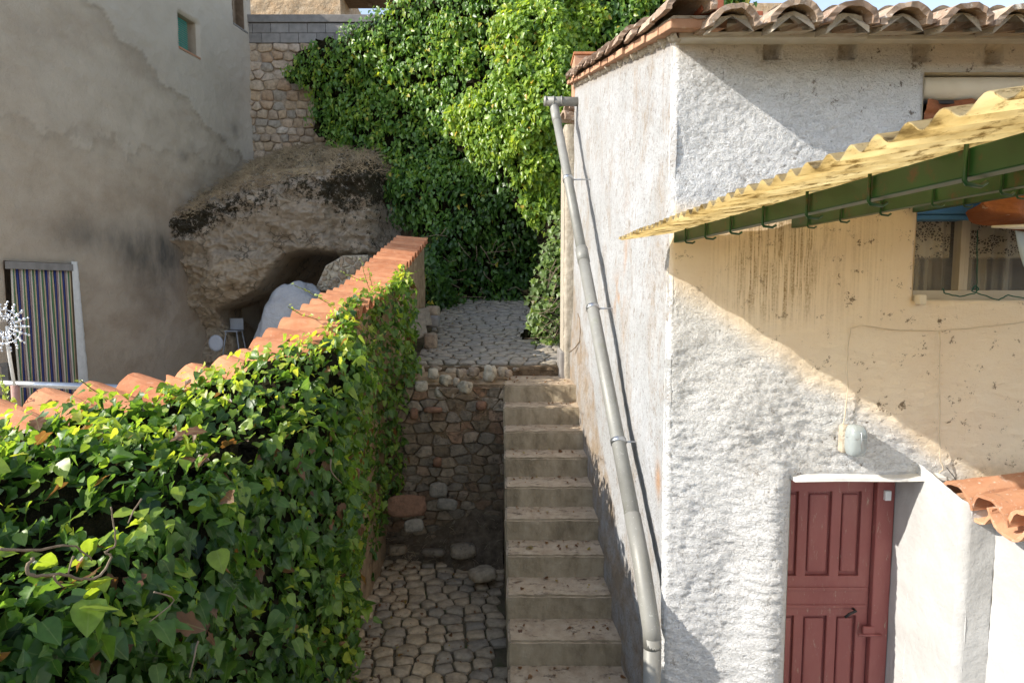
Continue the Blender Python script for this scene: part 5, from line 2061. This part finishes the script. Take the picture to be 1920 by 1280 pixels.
for wi, (h, dp) in enumerate(((WINL, 0.26), (WINL2, 0.2))):
    wl = thing('window', lp3((h[0] + h[1]) / 2, 0, h[2]), parent=left_h)
    m = MB()
    a0, a1, z0, z1 = h
    m.add([lp3(a0, -0.01, z0), lp3(a0, -dp, z0), lp3(a0, -dp, z1), lp3(a0, -0.01, z1)], [(3, 2, 1, 0)])
    m.add([lp3(a1, -0.01, z0), lp3(a1, -dp, z0), lp3(a1, -dp, z1), lp3(a1, -0.01, z1)], [(0, 1, 2, 3)])
    m.add([lp3(a0, -0.01, z1), lp3(a1, -0.01, z1), lp3(a1, -dp, z1), lp3(a0, -dp, z1)], [(0, 1, 2, 3)])
    m.add([lp3(a0, -0.01, z0), lp3(a1, -0.01, z0), lp3(a1, -dp, z0), lp3(a0, -dp, z0)], [(3, 2, 1, 0)])
    m.add([lp3(a0, -dp, z0), lp3(a1, -dp, z0), lp3(a1, -dp, z1), lp3(a0, -dp, z1)], [(0, 1, 2, 3)])
    m.build('recess', MT['render'] if wi == 0 else MT['wood'], wl)
    m = MB()
    for (sa, sb, o0) in ((a0 - 0.04, a1 + 0.05, 0.035),):
        V = [lp3(sa, 0.045, z0 - 0.045), lp3(sb, 0.045, z0 - 0.045), lp3(sb, -dp, z0 - 0.02), lp3(sa, -dp, z0 - 0.02)]
        V2 = [(x_, y_, z_ + 0.035) for x_, y_, z_ in V]
        m.add(V + V2, [(3, 2, 1, 0), (4, 5, 6, 7), (0, 1, 5, 4), (1, 2, 6, 5), (2, 3, 7, 6), (3, 0, 4, 7)])
    m.build('sill', MT['rawtile'] if wi == 0 else MT['block'], wl)
    if wi == 0:
        z = z0 + 0.03
        while z < z1 - 0.03:
            m = MB()
            V = [lp3(a0 + 0.02, -0.07, z), lp3(a1 - 0.14, -0.07, z), lp3(a1 - 0.14, -0.10, z + 0.034), lp3(a0 + 0.02, -0.10, z + 0.034)]
            V2 = [(x_ - 0.006, y_, z_ - 0.006) for x_, y_, z_ in V]
            m.add(V + V2, [(0, 1, 2, 3), (7, 6, 5, 4), (0, 4, 5, 1), (1, 5, 6, 2), (2, 6, 7, 3), (3, 7, 4, 0)])
            m.build('shutter_slat', MT['shutter'], wl)
            z += 0.04
    else:
        m = MB()
        V = [lp3(a0 - 0.02, 0.03, z0), lp3(a0 + 0.03, 0.03, z0), lp3(a0 + 0.03, 0.03, z1), lp3(a0 - 0.02, 0.03, z1)]
        V2 = [lp3(a0 - 0.02, -0.1, z0), lp3(a0 + 0.03, -0.1, z0), lp3(a0 + 0.03, -0.1, z1), lp3(a0 - 0.02, -0.1, z1)]
        m.add(V + V2, [(0, 1, 2, 3), (7, 6, 5, 4), (0, 4, 5, 1), (1, 5, 6, 2), (2, 6, 7, 3), (3, 7, 4, 0)])
        m.build('rusty_frame', MT['wood'], wl)
# ragged white band beside the doorway
us = np.linspace(0, 1, 12)
vs_ = np.linspace(0, 1, 80)
g1, h1 = np.meshgrid(us, vs_, indexing='ij')
U_, T = g1.ravel(), h1.ravel()
zz = PAT + T * (DOORL[3] + 0.03 - PAT)
wd = 0.15 + 0.10 * (1 - T) + 0.03 * fbm(np.stack([T * 0, T * 0, zz * 7], 1), 4, 77) * U_
uu = DOORL[1] - 0.01 + wd * U_
qq = LA[None] + ld[None] * uu[:, None] + nl[None] * (0.085 - 0.06 * U_ ** 6)[:, None]
fast('white_band', np.stack([qq[:, 0], qq[:, 1], zz], 1), grid_faces(12, 80), MT['whitepaint'], left_h, True)
m = MB()
a0, a1, z0, z1 = DOORL
m.add([lp3(a0, -0.01, z0), lp3(a0, -0.3, z0), lp3(a0, -0.3, z1), lp3(a0, -0.01, z1)], [(3, 2, 1, 0)])
m.add([lp3(a1, 0.07, z0), lp3(a1, -0.3, z0), lp3(a1, -0.3, z1), lp3(a1, 0.07, z1)], [(0, 1, 2, 3)])
m.add([lp3(a0, -0.01, z1), lp3(a1, -0.01, z1), lp3(a1, -0.3, z1), lp3(a0, -0.3, z1)], [(0, 1, 2, 3)])
m.add([lp3(a0, -0.3, z0), lp3(a1, -0.3, z0), lp3(a1, -0.3, z1), lp3(a0, -0.3, z1)], [(0, 1, 2, 3)])
m.build('doorway', MT['wood'], left_h)

# strip curtain in the doorway
scur = thing('strip_curtain', lp3((de0 + de1) / 2, 0, PAT), 'striped plastic strip curtain hanging in the doorway of the tall house', 'curtain')
m = MB()
V = [lp3(de0 - 0.02, 0.10, dz1 - 0.11), lp3(de1 + 0.0, 0.10, dz1 - 0.11), lp3(de1 + 0.0, 0.03, dz1 - 0.11), lp3(de0 - 0.02, 0.03, dz1 - 0.11)]
V2 = [(x_, y_, z_ + 0.10) for x_, y_, z_ in V]
m.add(V + V2, [(3, 2, 1, 0), (4, 5, 6, 7), (0, 1, 5, 4), (1, 2, 6, 5), (2, 3, 7, 6), (3, 0, 4, 7)])
m.build('rail', MT['block'], scur)
SEQ = [('navy strip', 1.35), ('mauve strip', 1.0), ('cream strip', 1.1), ('green strip', 0.7), ('tan strip', 0.9)]
tot = sum(w for _, w in SEQ) * 6.4
u = de0 + 0.03
k = 2
while u < de1 - 0.03:
    nm, w = SEQ[k % 5]
    w = w * (de1 - de0 - 0.06) / tot
    V = []
    for i in range(9):
        z = dz1 - 0.10 - (dz1 - 0.10 - PAT - 0.03) * i / 8
        for j, (f, o_) in enumerate(((0.0, 0.048), (0.25, 0.062), (0.75, 0.062), (1.0, 0.048))):
            V.append(lp3(u + w * f * 1.0 + 0.004 * math.sin(i + k), o_ + 0.004 * math.sin(i * 0.8 + k * 1.3), z))
    Fs = []
    for i in range(8):
        for j in range(3):
            a = i * 4 + j
            Fs.append((a, a + 4, a + 5, a + 1))
    oo = fast('strip', V, Fs, MT[nm], scur, True)
    md = oo.modifiers.new('thick', 'SOLIDIFY')
    md.thickness = 0.003
    u += w
    k += 1

# railing on the patio and the spinner fixed to it
rail = thing('metal_railing', (-3.9, 5.0, PAT), 'galvanised tube railing on the patio behind the garden wall', 'railing')
m = MB()
a, c = at(-90, 715, 5.0), at(240, 727, 5.05)
m.tube([tuple(a), tuple(c)], 0.027, 12)
m.build('top_tube', MT['galv'], rail)
m = MB()
pq = at(28, 722, 5.0)
m.tube([(pq[0], 5.0, PAT), (pq[0], 5.0, pq[2])], 0.030, 10)
m.build('post', MT['pinkpost'], rail)
m = MB()
pq2 = at(15, 740, 5.05)
m.box((pq2[0] - 0.025, 5.03, PAT), (pq2[0] + 0.03, 5.06, pq2[2] + 0.27))
pa, pb_ = at(-60, 684, 5.05), at(22, 678, 5.05)
m.box((pa[0], 5.032, pa[2] - 0.014), (pb_[0], 5.058, pa[2] + 0.014))
pa, pb_ = at(-60, 744, 5.05), at(12, 740, 5.05)
m.box((pa[0], 5.034, pa[2] - 0.014), (pb_[0], 5.056, pa[2] + 0.014))
m.build('dark_frame', MT['iron'], rail)
sp_c = at(8, 612, 4.9)
spn = thing('wind_spinner', tuple(at(27, 716, 4.95)), 'silver wind spinner of small cups on a pale pole by the railing', 'wind spinner')
m = MB()
m.tube([tuple(at(27, 722, 4.96)), tuple(at(14, 645, 4.94)), tuple(sp_c + [0, 0.03, 0])], 0.012, 8)
m.build('pole', MT['whitepaint'], spn)
m = MB()
for r in (0.085, 0.135):
    m.tube([(sp_c[0] + r * math.cos(a), sp_c[1], sp_c[2] + r * math.sin(a)) for a in np.linspace(0, 2 * math.pi, 33)], 0.004, 6, False)
m.build('ring', MT['silver'], spn)
for k in range(18):
    a = 2 * math.pi * k / 18
    m = MB()
    dx, dzz = math.cos(a), math.sin(a)
    m.tube([(sp_c[0] + 0.04 * dx, sp_c[1], sp_c[2] + 0.04 * dzz), (sp_c[0] + 0.2 * dx, sp_c[1], sp_c[2] + 0.2 * dzz)], 0.003, 4)
    for r, sz in ((0.065, 0.012), (0.10, 0.016), (0.145, 0.017), (0.175, 0.014), (0.20, 0.010)):
        bm = bmesh.new()
        bmesh.ops.create_icosphere(bm, subdivisions=1, radius=sz)
        for v_ in bm.verts:
            v_.co.y *= 0.55
            v_.co += Vector((sp_c[0] + r * dx, sp_c[1] + 0.01 * math.sin(k * 2 + r * 60), sp_c[2] + r * dzz))
        m.bm(bm, True)
    m.build('blade', MT['silver'], spn)

# ================================================================== CAVE ROCK
nx, nz = 260, 230
xs_ = np.linspace(-6.35, -1.0, nx)
zs_ = np.linspace(1.2, 6.25, nz)
g1, h1 = np.meshgrid(xs_, zs_, indexing='ij')
X, Z = g1.ravel(), h1.ravel()


def ref(x, y):
    q_ = at(x, y, 11.5)
    return q_[0], q_[2]


CAVE = [ref(*q_) for q_ in ((619, 474), (560, 470), (525, 478), (508, 512), (484, 548), (432, 570), (398, 582), (401, 610), (416, 638), (424, 720), (640, 720), (625, 560), (606, 508), (620, 490))]


def poly_sd(X, Z, poly):
    """signed distance, negative inside"""
    d = np.full(len(X), 9.0)
    inside = np.zeros(len(X), bool)
    n_ = len(poly)
    for i in range(n_):
        (x0, z0), (x1, z1) = poly[i], poly[(i + 1) % n_]
        ex, ez = x1 - x0, z1 - z0
        t = np.clip(((X - x0) * ex + (Z - z0) * ez) / (ex * ex + ez * ez), 0, 1)
        d = np.minimum(d, np.hypot(X - x0 - t * ex, Z - z0 - t * ez))
        c_ = ((z0 > Z) != (z1 > Z)) & (X < (x1 - x0) * (Z - z0) / (z1 - z0 + 1e-12) + x0)
        inside ^= c_
    return np.where(inside, -d, d)


q = np.stack([X, X * 0, Z], 1)
wob = 0.06 * fbm(q * 3, 3, 81)
sdv = poly_sd(X, Z, CAVE) + wob * 0.6
lipx = [ref(345, 400)[0], ref(420, 365)[0], ref(480, 340)[0], ref(560, 325)[0], ref(650, 315)[0], ref(760, 310)[0]]
lipz = [ref(345, 400)[1], ref(420, 365)[1], ref(480, 340)[1], ref(560, 325)[1], ref(650, 315)[1], ref(760, 310)[1]]
zl = np.interp(X, lipx, lipz) + 0.12 * pn(q * 2.3)
Yr = 11.75 + 2.1 * np.maximum(Z - zl, 0) ** 1.15
Yr = Yr - 0.26 * np.exp(-((Z - zl + 0.45) / 0.45) ** 2)                       # brow
led = np.interp(X, [ref(380, 462)[0], ref(480, 462)[0], ref(560, 466)[0], ref(620, 470)[0]], [ref(380, 455)[1], ref(480, 460)[1], ref(560, 466)[1], ref(620, 472)[1]]) + 0.05 * pn(q * 4)
below = smooth(0.03, -0.05, Z - led)
Yr = Yr + 0.20 * below
bx, bz = ref(435, 515)
Yr = Yr - below * 0.74 * np.exp(-((X - bx) / 0.80) ** 2 - ((Z - bz) / 0.55) ** 2)  # lower bulge
Yr = Yr + 0.35 * smooth(ref(395, 560)[1], ref(395, 620)[1], Z) * smooth(-4.9, -5.3, X)
Yr = Yr + 0.16 * smooth(ref(612, 440)[0], ref(622, 440)[0], X) * smooth(5.3, 4.9, Z) + 0.10 * smooth(-3.4, -2.4, X)
Yr = Yr + 2.6 * smooth(-2.75, -1.7, X)
rg = fbm(q * np.array([1.5, 1, 2.0]), 5, 82, 0.55, True)
Yr = Yr - 0.26 * rg - 0.12 * fbm(q * 7, 4, 83, 0.6, True)
Yr = Yr + 0.05 * smooth(0.55, 0.75, np.sin(Z * 17 + 4 * fbm(q * 1.5, 2, 88)) * 0.5 + 0.5) * below
hollow = smooth(0.05, -0.14, sdv)
Yr = Yr + hollow * (4.6 + 0.25 * fbm(q * 2, 3, 84))
Yr = np.minimum(Yr, 16.2)
wallx = -6.752 + 0.1726 * (Yr - 8.2)
flare = 1 + 0.75 * smooth(0.25, 1.0, hollow)
Xr_ = np.where(hollow > 0.0, -4.75 + (X + 4.75) * flare, X) * (np.minimum(Yr, 13.5) / 11.75) ** 0.35
Z = np.where(hollow > 0.0, 2.3 + (Z - 2.3) * flare, Z)
P = np.stack([Xr_, Yr, Z], 1)
up_ = smooth(-0.85, 0.0, Z - zl + 0.25 * fbm(q * 2.2, 3, 86))
grey_ = np.clip(smooth(-0.75, -0.1, Z - led - 0.25 + 0.3 * fbm(q * 1.8, 3, 85)) * 0.8 + smooth(-3.9, -3.2, X) * 0.9, 0, 1) * (1 - 0.0 * hollow)
moss_ = np.clip(np.exp(-((Z - zl + 0.22) / 0.42) ** 2) * (0.8 + 0.5 * pn(q * 1.3)) + 0.45 * smooth(-3.7, -3.0, X), 0, 1) * (1 - 0.8 * below)
moss_ = np.maximum(moss_, 0.75 * smooth(0.05, 0.3, Z - zl))
o = fast('rock_outcrop', P, grid_faces(nx, nz)[:, ::-1].copy() if False else grid_faces(nx, nz), MT['rock'], None, True, {'grey': grey_, 'moss': moss_})
tag(o, 'ochre limestone outcrop with a dark cave mouth and mossy top', kind='structure')
# dry grass on top of the rock
sel = np.where((Z > zl - 0.12) & (Yr < 14.0) & (hollow < 0.1))[0]
NB_ = 9000
idx = rng.choice(sel, NB_)
p = P[idx] + rng.normal(size=(NB_, 3)) * 0.03
d = rng.normal(size=(NB_, 3)) * [0.13, 0.06, 0.06] + [0, -0.03, 0.03]
sidev = np.cross(d, [0, 1.0, 0.3])
sidev /= np.linalg.norm(sidev, axis=1)[:, None]
w_ = 0.0040
md_ = p + d * 0.5 + np.array([0, 0, 0.02])
V = np.stack([p - sidev * w_, p + sidev * w_, md_ + sidev * w_ * 0.8, md_ - sidev * w_ * 0.8, p + d - [0, 0, 0.02]], 1).reshape(-1, 3)
b0 = np.arange(NB_)[:, None] * 5
Fs = np.concatenate([b0 + [[0, 1, 2]], b0 + [[0, 2, 3]], b0 + [[3, 2, 4]]])
o = fast('dry_grass', V, Fs, MT['straw'])
tag(o, 'matted dry grass along the top of the cave rock', kind='stuff')
# mortared rubble at the cave's right edge
rub = thing('rubble_patch', tuple(at(640, 520, 11.6)), 'patch of mortared rubble built against the right edge of the cave mouth', 'masonry')
random.seed(31)
a = at(590, 545, 11.45)
c = at(690, 478, 11.45)
pts = [(random.uniform(0, c[0] - a[0]), random.uniform(0, c[2] - a[2])) for _ in range(60)]
fr = (np.array([a[0], 11.45, a[2]]), np.array([1.0, 0, 0]), np.array([0, 0, 1.0]), np.array([0, -1.0, 0]))
Wd, Hd = c[0] - a[0], c[2] - a[2]
shape = [(0.0, 0.0), (Wd, 0.0), (Wd, Hd), (Wd * 0.55, Hd * 0.98), (Wd * 0.22, Hd * 0.70)]
for p_, poly in cells(pts, shape):
    q_ = inset_round(poly, 0.010, 0.22)
    if q_ and area(poly) > 0.003:
        stone('stone', q_, fr, random.uniform(0.02, 0.06), MT['edgestone'], rub, 0.3, 0.2, 0.008)
m = MB()
m.add([(a[0] + x_, 11.44, a[2] + z_) for x_, z_ in shape] + [(a[0] + x_, 11.8, a[2] + z_) for x_, z_ in shape], [(0, 1, 2, 3, 4), (9, 8, 7, 6, 5)] + [(k, (k + 1) % 5, 5 + (k + 1) % 5, 5 + k) for k in range(5)])
m.build('mortar', MT['mortar'], rub)

bc = at(540, 610, 10.9)
o = rock('boulder', (0.56, 0.45, 0.98), MT['boulder'], None, 14, (bc[0] + 0.02, 10.9, bc[2] - 0.10), 0.20, 4, 0.2, 0.35)
o.rotation_euler = (0.0, 0.42, 0)
tag(o, 'large smooth grey white boulder in front of the cave mouth', 'boulder')

# white chair in the cave
cp = at(440, 640, 12.2)
MT['dimwhite'] = simple('shaded white plastic', (0.34, 0.35, 0.38), (0.40, 0.41, 0.44), 5, 0.5, bump=0)  # white plastic with the cave's shade put into its colour
chair = thing('chair', (cp[0], 12.2, cp[2]), 'small white plastic chair standing in the dark cave', 'chair')
s_ = 0.27
box('seat', (cp[0] - s_ / 2, 12.05, cp[2] + 0.20), (cp[0] + s_ / 2, 12.33, cp[2] + 0.225), MT['dimwhite'], chair, 0.008)
box('backrest', (cp[0] - s_ / 2, 12.31, cp[2] + 0.23), (cp[0] + s_ / 2, 12.335, cp[2] + 0.46), MT['dimwhite'], chair, 0.01)
for ax in (-1, 1):
    for ay in (12.07, 12.31):
        m = MB()
        m.tube([(cp[0] + ax * (s_ / 2 + 0.03), ay + (ay - 12.19) * 0.3, cp[2] - 0.25), (cp[0] + ax * (s_ / 2 - 0.03), ay, cp[2] + 0.2)], 0.013, 6)
        m.build('leg', MT['dimwhite'], chair)
bp = at(405, 643, 11.0)
bm = bmesh.new()
bmesh.ops.create_uvsphere(bm, u_segments=18, v_segments=12, radius=1)
P2 = np.array([v_.co for v_ in bm.verts])
P2 = np.where(P2[:, 1:2] < -0.2, np.stack([P2[:, 0] * 0.8, -0.2 - 0.0 * P2[:, 0], P2[:, 2] * 0.8], 1), P2)
Fs = [[v_.index for v_ in f.verts] for f in bm.faces]
bm.free()
o = fast('basin', P2 * np.array([0.13, 0.10, 0.15]), Fs, MT['dimwhite'], None, True, loc=(bp[0], 11.0, bp[2]))
tag(o, 'white round basin propped against the foot of the cave rock', 'basin')

# ================================================================== STONE WALL above the rock
swl = thing('stone_wall', (-4.6, 14, 5.5), 'ochre rubble stone wall with cement blocks on top, above the cave', 'wall')
sa = at(466, 300, 13.9)
sb = at(700, 82, 13.9)
W_, H_ = sb[0] - sa[0], sb[2] - sa[2]
m = MB()
m.box((sa[0] - 0.5, 13.9, 4.0), (sb[0] + 3.5, 14.14, sb[2]))
m.build('mortar_core', MT['ochrestone'], swl)
random.seed(41)
pts = []
y = 0
while y < H_:
    h = random.uniform(0.10, 0.24)
    x = random.uniform(-0.1, 0.05)
    while x < W_:
        w = random.uniform(0.12, 0.38)
        pts.append((x + w / 2, y + h / 2 + random.uniform(-0.04, 0.04)))
        x += w
    y += h
fr = (np.array([sa[0], 13.9, sa[2]]), np.array([1.0, 0, 0]), np.array([0, 0, 1.0]), np.array([0, -1.0, 0]))
for p_, poly in cells(pts, [(0, 0), (W_ * 0.85, 0), (W_ * 0.85, H_), (0, H_)], (0.65, 1)):
    q_ = inset_round(poly, 0.009, 0.14)
    if q_ and area(poly) > 0.004:
        stone('stone', q_, fr, random.uniform(0.02, 0.07), MT['ochrestone'], swl, 0.3, 0.2, 0.012)
bz0 = sb[2] + 0.003
for r in range(2):
    x = sa[0] - (0.2 if r else 0.4)
    h = 0.20
    while x < sb[0] + 2.4:
        box('block', (x, 13.86, bz0 + r * (h + 0.008)), (x + 0.392, 14.1, bz0 + r * (h + 0.008) + h), MT['block'], swl, 0.006)
        x += 0.4
box('wall_cap', (sa[0] - 0.4, 13.83, bz0 + 0.42), (sb[0] + 2.6, 14.14, at(470, 27, 13.83)[2]), MT['block'], swl, 0.01)

# ================================================================== FAR HOUSE on the terrace
fh = thing('far_house', (-6, 20, 8.6), 'sunlit ochre stone house high up behind the cement block wall', 'house')
xa = at(400, 10, 17)[0]
xb_ = at(638, 10, 17)[0]
us = axis(0, xb_ - xa, 0.08)
vs_ = np.linspace(8.5, 11.5, 44)
grid_wall('wall', (xa, 17, 0), (1, 0, 0), (0, -1, 0), us, lambda u, v: v, vs_, MT['farwall'], fh, (), lambda u, z, P: 0.06 * fbm(P * 3, 4, 91))
m = MB()
m.box((xa, 17.1, 8.5), (xb_ - 0.02, 21, 11.48))
m.build('wall_core', MT['farwall'], fh)
xc = at(690, 10, 18.5)[0]
m = MB()
m.box((xb_ - 0.3, 18.5, 8.5), (xc, 21, 9.75))
m.build('shaded_side', MT['oldtile'], fh)  # house side in shade, painted with a darker material
xd, ze = at(745, 2, 17.6)[0], at(700, 4, 17.6)[2]
m = MB()
m.box((xb_ - 0.1, 17.2, ze), (xd, 18.0, ze + 0.10))
m.build('eave_board', MT['wood'], fh)
m = MB()
m.box((at(690, 0, 17.7)[0], 17.65, ze - 0.1), (at(697, 0, 17.7)[0], 17.72, ze))
m.build('bracket', MT['wood'], fh)
ra, rb = at(1050, -4, 24), at(1300, 6, 24)
m = MB()
m.box((ra[0], 24, 8.5), (rb[0] + 4, 28, rb[2]))
o = m.build('distant_wall', MT['farwall'])
tag(o, 'low strip of distant ochre wall showing over the ivy crest', 'wall')

# ================================================================== CREEPER ON THE BANK
nu, nv = 200, 170


def creeper(name, label, cat, mat, surf, mask, N, smin, smax, t0, t1, seed, tw=0.16, kind='far', brown=0.01, spread=0.45, loc=(0, 12, 3), low=None):
    """leaves over a bulging surface Y = surf(X, z) where mask(X, z) allows them"""
    th = thing(name, loc, label, cat)
    (xa_, xb__, za_, zb_) = mask[0]
    us_ = np.linspace(xa_, xb__, nu)
    vs2 = np.linspace(za_, zb_, nv)
    g_, h_ = np.meshgrid(us_, vs2, indexing='ij')
    X_, Z_ = g_.ravel(), h_.ravel()
    Y_ = surf(X_, Z_)
    P_ = np.stack([X_, Y_, Z_], 1)
    P_[:, 0] = P_[:, 0] * (Y_ / 12.5)
    w = mask[1](X_, Z_)
    p_, n_ = sample_grid(P_, nu, nv, N, w)
    if n_[:, 1].mean() > 0:
        n_ = -n_
    dep = rng.uniform(-0.10, 0.16, N)
    p_ = p_ - n_ * dep[:, None]
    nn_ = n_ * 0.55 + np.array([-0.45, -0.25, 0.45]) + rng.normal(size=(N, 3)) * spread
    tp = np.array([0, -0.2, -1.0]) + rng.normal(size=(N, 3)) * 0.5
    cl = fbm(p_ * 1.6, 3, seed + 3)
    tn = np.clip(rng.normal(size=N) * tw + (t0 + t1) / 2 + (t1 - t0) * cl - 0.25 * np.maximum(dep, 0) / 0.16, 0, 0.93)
    if low:      # paints the lower bank's shade into the leaf tint, with darker ivy
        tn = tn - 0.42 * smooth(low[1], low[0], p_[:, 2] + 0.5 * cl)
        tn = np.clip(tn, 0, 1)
    tn = np.where(rng.random(N) < brown, 1.0, tn)
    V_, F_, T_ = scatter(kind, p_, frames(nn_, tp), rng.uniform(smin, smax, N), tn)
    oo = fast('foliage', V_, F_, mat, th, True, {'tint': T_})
    oo['kind'] = 'stuff'
    # near-black sheet behind the leaves, painting the shade in the gaps
    Fg = grid_faces(nu, nv)
    keep = w[Fg].min(1) > 0.05
    nn2 = surf_normals(P_, nu, nv)
    nn2 = nn2 if nn2[:, 1].mean() < 0 else -nn2
    ob = fast('gap_shade', P_ - nn2 * 0.20, Fg[keep], MT['under'], th, True)
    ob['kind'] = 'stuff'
    return th


# X and z below are as seen on a plane 12.5 m away
def r12(x, y):
    q_ = at(x, y, 12.5)
    return q_[0], q_[2]


BANK = [r12(*q_) for q_ in ((665, 28), (600, 60), (548, 70), (530, 105), (565, 130), (585, 160), (578, 210), (615, 240), (630, 285), (690, 290), (715, 320), (700, 350), (735, 375), (730, 420), (775, 440), (800, 470),
                            (770, 500), (780, 560), (800, 590), (850, 588), (900, 560), (990, 565), (1080, 575), (1400, 560), (1400, -25), (1010, -25), (880, -60), (800, 0), (760, -6), (715, 8))]


def bank_surf(X_, Z_):
    y = bank_y(X_, Z_) - 0.42 * smooth(5.5, 7.0, Z_) - 0.12
    q_ = np.stack([X_, X_ * 0, Z_], 1)
    y = y - 0.40 * np.clip(X_ + 4.3, 0, 5.4) * smooth(3.7, 5.2, Z_)
    y = y - 0.34 * fbm(q_ * 0.9, 3, 101) - 0.36 * fbm(q_ * 2.1, 3, 102) - 0.1
    # overhang above the path's end, hollow at its foot
    y = y - 0.5 * np.exp(-((Z_ - 4.2) / 0.7) ** 2) * smooth(-2.2, -1.0, X_)
    lx, lz = r12(805, 530)
    y = y - 1.5 * np.exp(-((X_ - lx) / 0.45) ** 2 - ((Z_ - lz) / 0.75) ** 2)
    lx, lz = r12(760, 370)
    y = y - 0.6 * np.exp(-((X_ - lx) / 0.6) ** 2 - ((Z_ - lz) / 0.6) ** 2)
    return y


def bank_mask(X_, Z_):
    q_ = np.stack([X_, X_ * 0, Z_], 1)
    s_ = poly_sd(X_, Z_, BANK) + 0.16 * fbm(q_ * 2.4, 3, 103)
    return np.clip(smooth(0.06, -0.05, s_), 0, 1) * (0.12 + 0.88 * smooth(-0.28, 0.02, fbm(q_ * 3.1, 3, 108)))


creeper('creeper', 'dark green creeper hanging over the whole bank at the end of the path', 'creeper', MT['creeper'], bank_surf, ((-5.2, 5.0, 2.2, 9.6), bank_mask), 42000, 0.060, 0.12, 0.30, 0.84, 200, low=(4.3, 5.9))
MOUND = [r12(*q_) for q_ in ((1000, 62), (940, 90), (915, 140), (935, 200), (880, 225), (845, 245), (835, 285), (880, 315), (935, 345), (985, 380), (970, 410), (1000, 440), (1045, 470), (1062, 420), (1070, 330), (1085, 220), (1110, 130), (1145, 90), (1120, 62), (1060, 45))]


def mound_surf(X_, Z_):
    q_ = np.stack([X_, X_ * 0, Z_], 1)
    cx_, cz_ = r12(1010, 230)
    y = 11.35 - 1.15 * np.exp(-((X_ - cx_) / 1.5) ** 2 - ((Z_ - cz_) / 2.3) ** 2) + 0.25 * (Z_ - cz_) * 0.5
    return y - 0.34 * fbm(q_ * 1.4, 3, 111) - 0.26 * fbm(q_ * 3.0, 3, 112)


def mound_mask(X_, Z_):
    q_ = np.stack([X_, X_ * 0, Z_], 1)
    s_ = poly_sd(X_, Z_, MOUND) + 0.34 * fbm(q_ * 2.2, 3, 113)
    return np.clip(smooth(0.05, -0.06, s_), 0, 1) * (0.15 + 0.85 * smooth(-0.30, 0.0, fbm(q_ * 3.4, 3, 118)))


creeper('creeper', 'bright yellow green creeper mound bulging in the sun beside the white house', 'creeper', MT['mound'], mound_surf, ((-1.8, 2.6, 3.3, 8.7), mound_mask), 17000, 0.060, 0.110, 0.26, 0.72, 220)

# bush with bare twigs at the right of the path
BUSH = [r12(*q_) for q_ in ((1060, 430), (1035, 440), (1015, 490), (995, 540), (992, 590), (1005, 625), (1030, 645), (1055, 655), (1075, 600), (1078, 480))]


def bush_surf(X_, Z_):
    q_ = np.stack([X_, X_ * 0, Z_], 1)
    return 8.9 + 0.75 * (Z_ - 2.6) * 0.6 - 0.15 * fbm(q_ * 3, 3, 121)


bs_ = creeper('bush', 'leafy bush with bare grey twigs at the right edge of the path', 'bush', MT['ivy'], bush_surf, ((0.2, 1.4, 1.75, 4.4), lambda a_, c_: np.clip(smooth(0.05, -0.05, poly_sd(a_, c_, BUSH) + 0.14 * fbm(np.stack([a_, a_ * 0, c_], 1) * 3, 3, 123)), 0, 1)),
              900, 0.05, 0.10, 0.25, 0.6, 240, kind='ivy', loc=(0.6, 8.9, 2.2))
mb = MB()
for k in range(26):
    x0, y0 = random.uniform(1040, 1066), random.uniform(480, 640)
    x1, y1 = x0 - random.uniform(10, 60), y0 + random.uniform(-30, 60)
    Y = 8.55 + random.uniform(-0.15, 0.25)
    a, c = at(x0, y0, Y), at(x1, y1, Y - 0.1)
    mid_ = (a + c) / 2 + rng.normal(size=3) * 0.04
    mb.tube([a, mid_, c], [0.007, 0.005, 0.002], 5)
mb.build('twig', MT['stem'], bs_)
mb = MB()
for k in range(30):
    x0, y0 = random.uniform(770, 1050), random.uniform(420, 560)
    a = at(x0, y0, 11.1 + random.uniform(-0.1, 0.3))
    d = rng.normal(size=3) * [0.25, 0.05, 0.18]
    mb.tube([a, a + d * 0.5 + rng.normal(size=3) * 0.03, a + d], 0.006, 4)
o = mb.build('dry_twigs', MT['stem'])
tag(o, 'bare dry stems tangled in the lower creeper above the path', kind='stuff')

# leaf litter and grit blown into the corners of steps, cobbles and landing
L_p = []
for i in range(1, 12):
    Yn = NY - (i - 1) * RUN
    zt = NZ - (i - 1) * RISE
    for k in range(16):
        back = rng.random() ** 0.6
        L_p.append((stair_x(Yn) + 0.03 + rng.random() * (SW - 0.06), Yn + 0.03 + back * (RUN - 0.05), zt + 0.010))
for k in range(150):
    y = rng.uniform(4.3, 6.7)
    L_p.append((rng.choice([rng.uniform(-1.35, -1.05), rng.uniform(-1.3, -0.15)]), y, 0.045))
for k in range(90):
    y = rng.uniform(7.9, 11.6)
    L_p.append((rng.choice([rng.uniform(-1.2, -0.9), rng.uniform(-1.2, 0.6)]), y, float(path_z(y)) + 0.045))
for k in range(50):
    L_p.append((rng.uniform(-1.2, 0.7), rng.uniform(7.0, 7.7), NZ + 0.02 if k % 2 else 2.09))
L_p = np.array(L_p)
nL = len(L_p)
R = frames(np.array([0, 0, 1.0]) + rng.normal(size=(nL, 3)) * 0.3, rng.normal(size=(nL, 3)) * [1, 1, 0.2])
V, Fs, T = scatter('ovate', L_p, R, 0.014 + 0.030 * rng.random(nL) ** 2, rng.uniform(0.91, 1.0, nL))
o = fast('leaf_litter', V, Fs, MT['ivy'], None, True, {'tint': T, 'off': np.ones(len(V))})
tag(o, 'small brown dead leaves scattered on the steps, cobbles and path', kind='stuff')
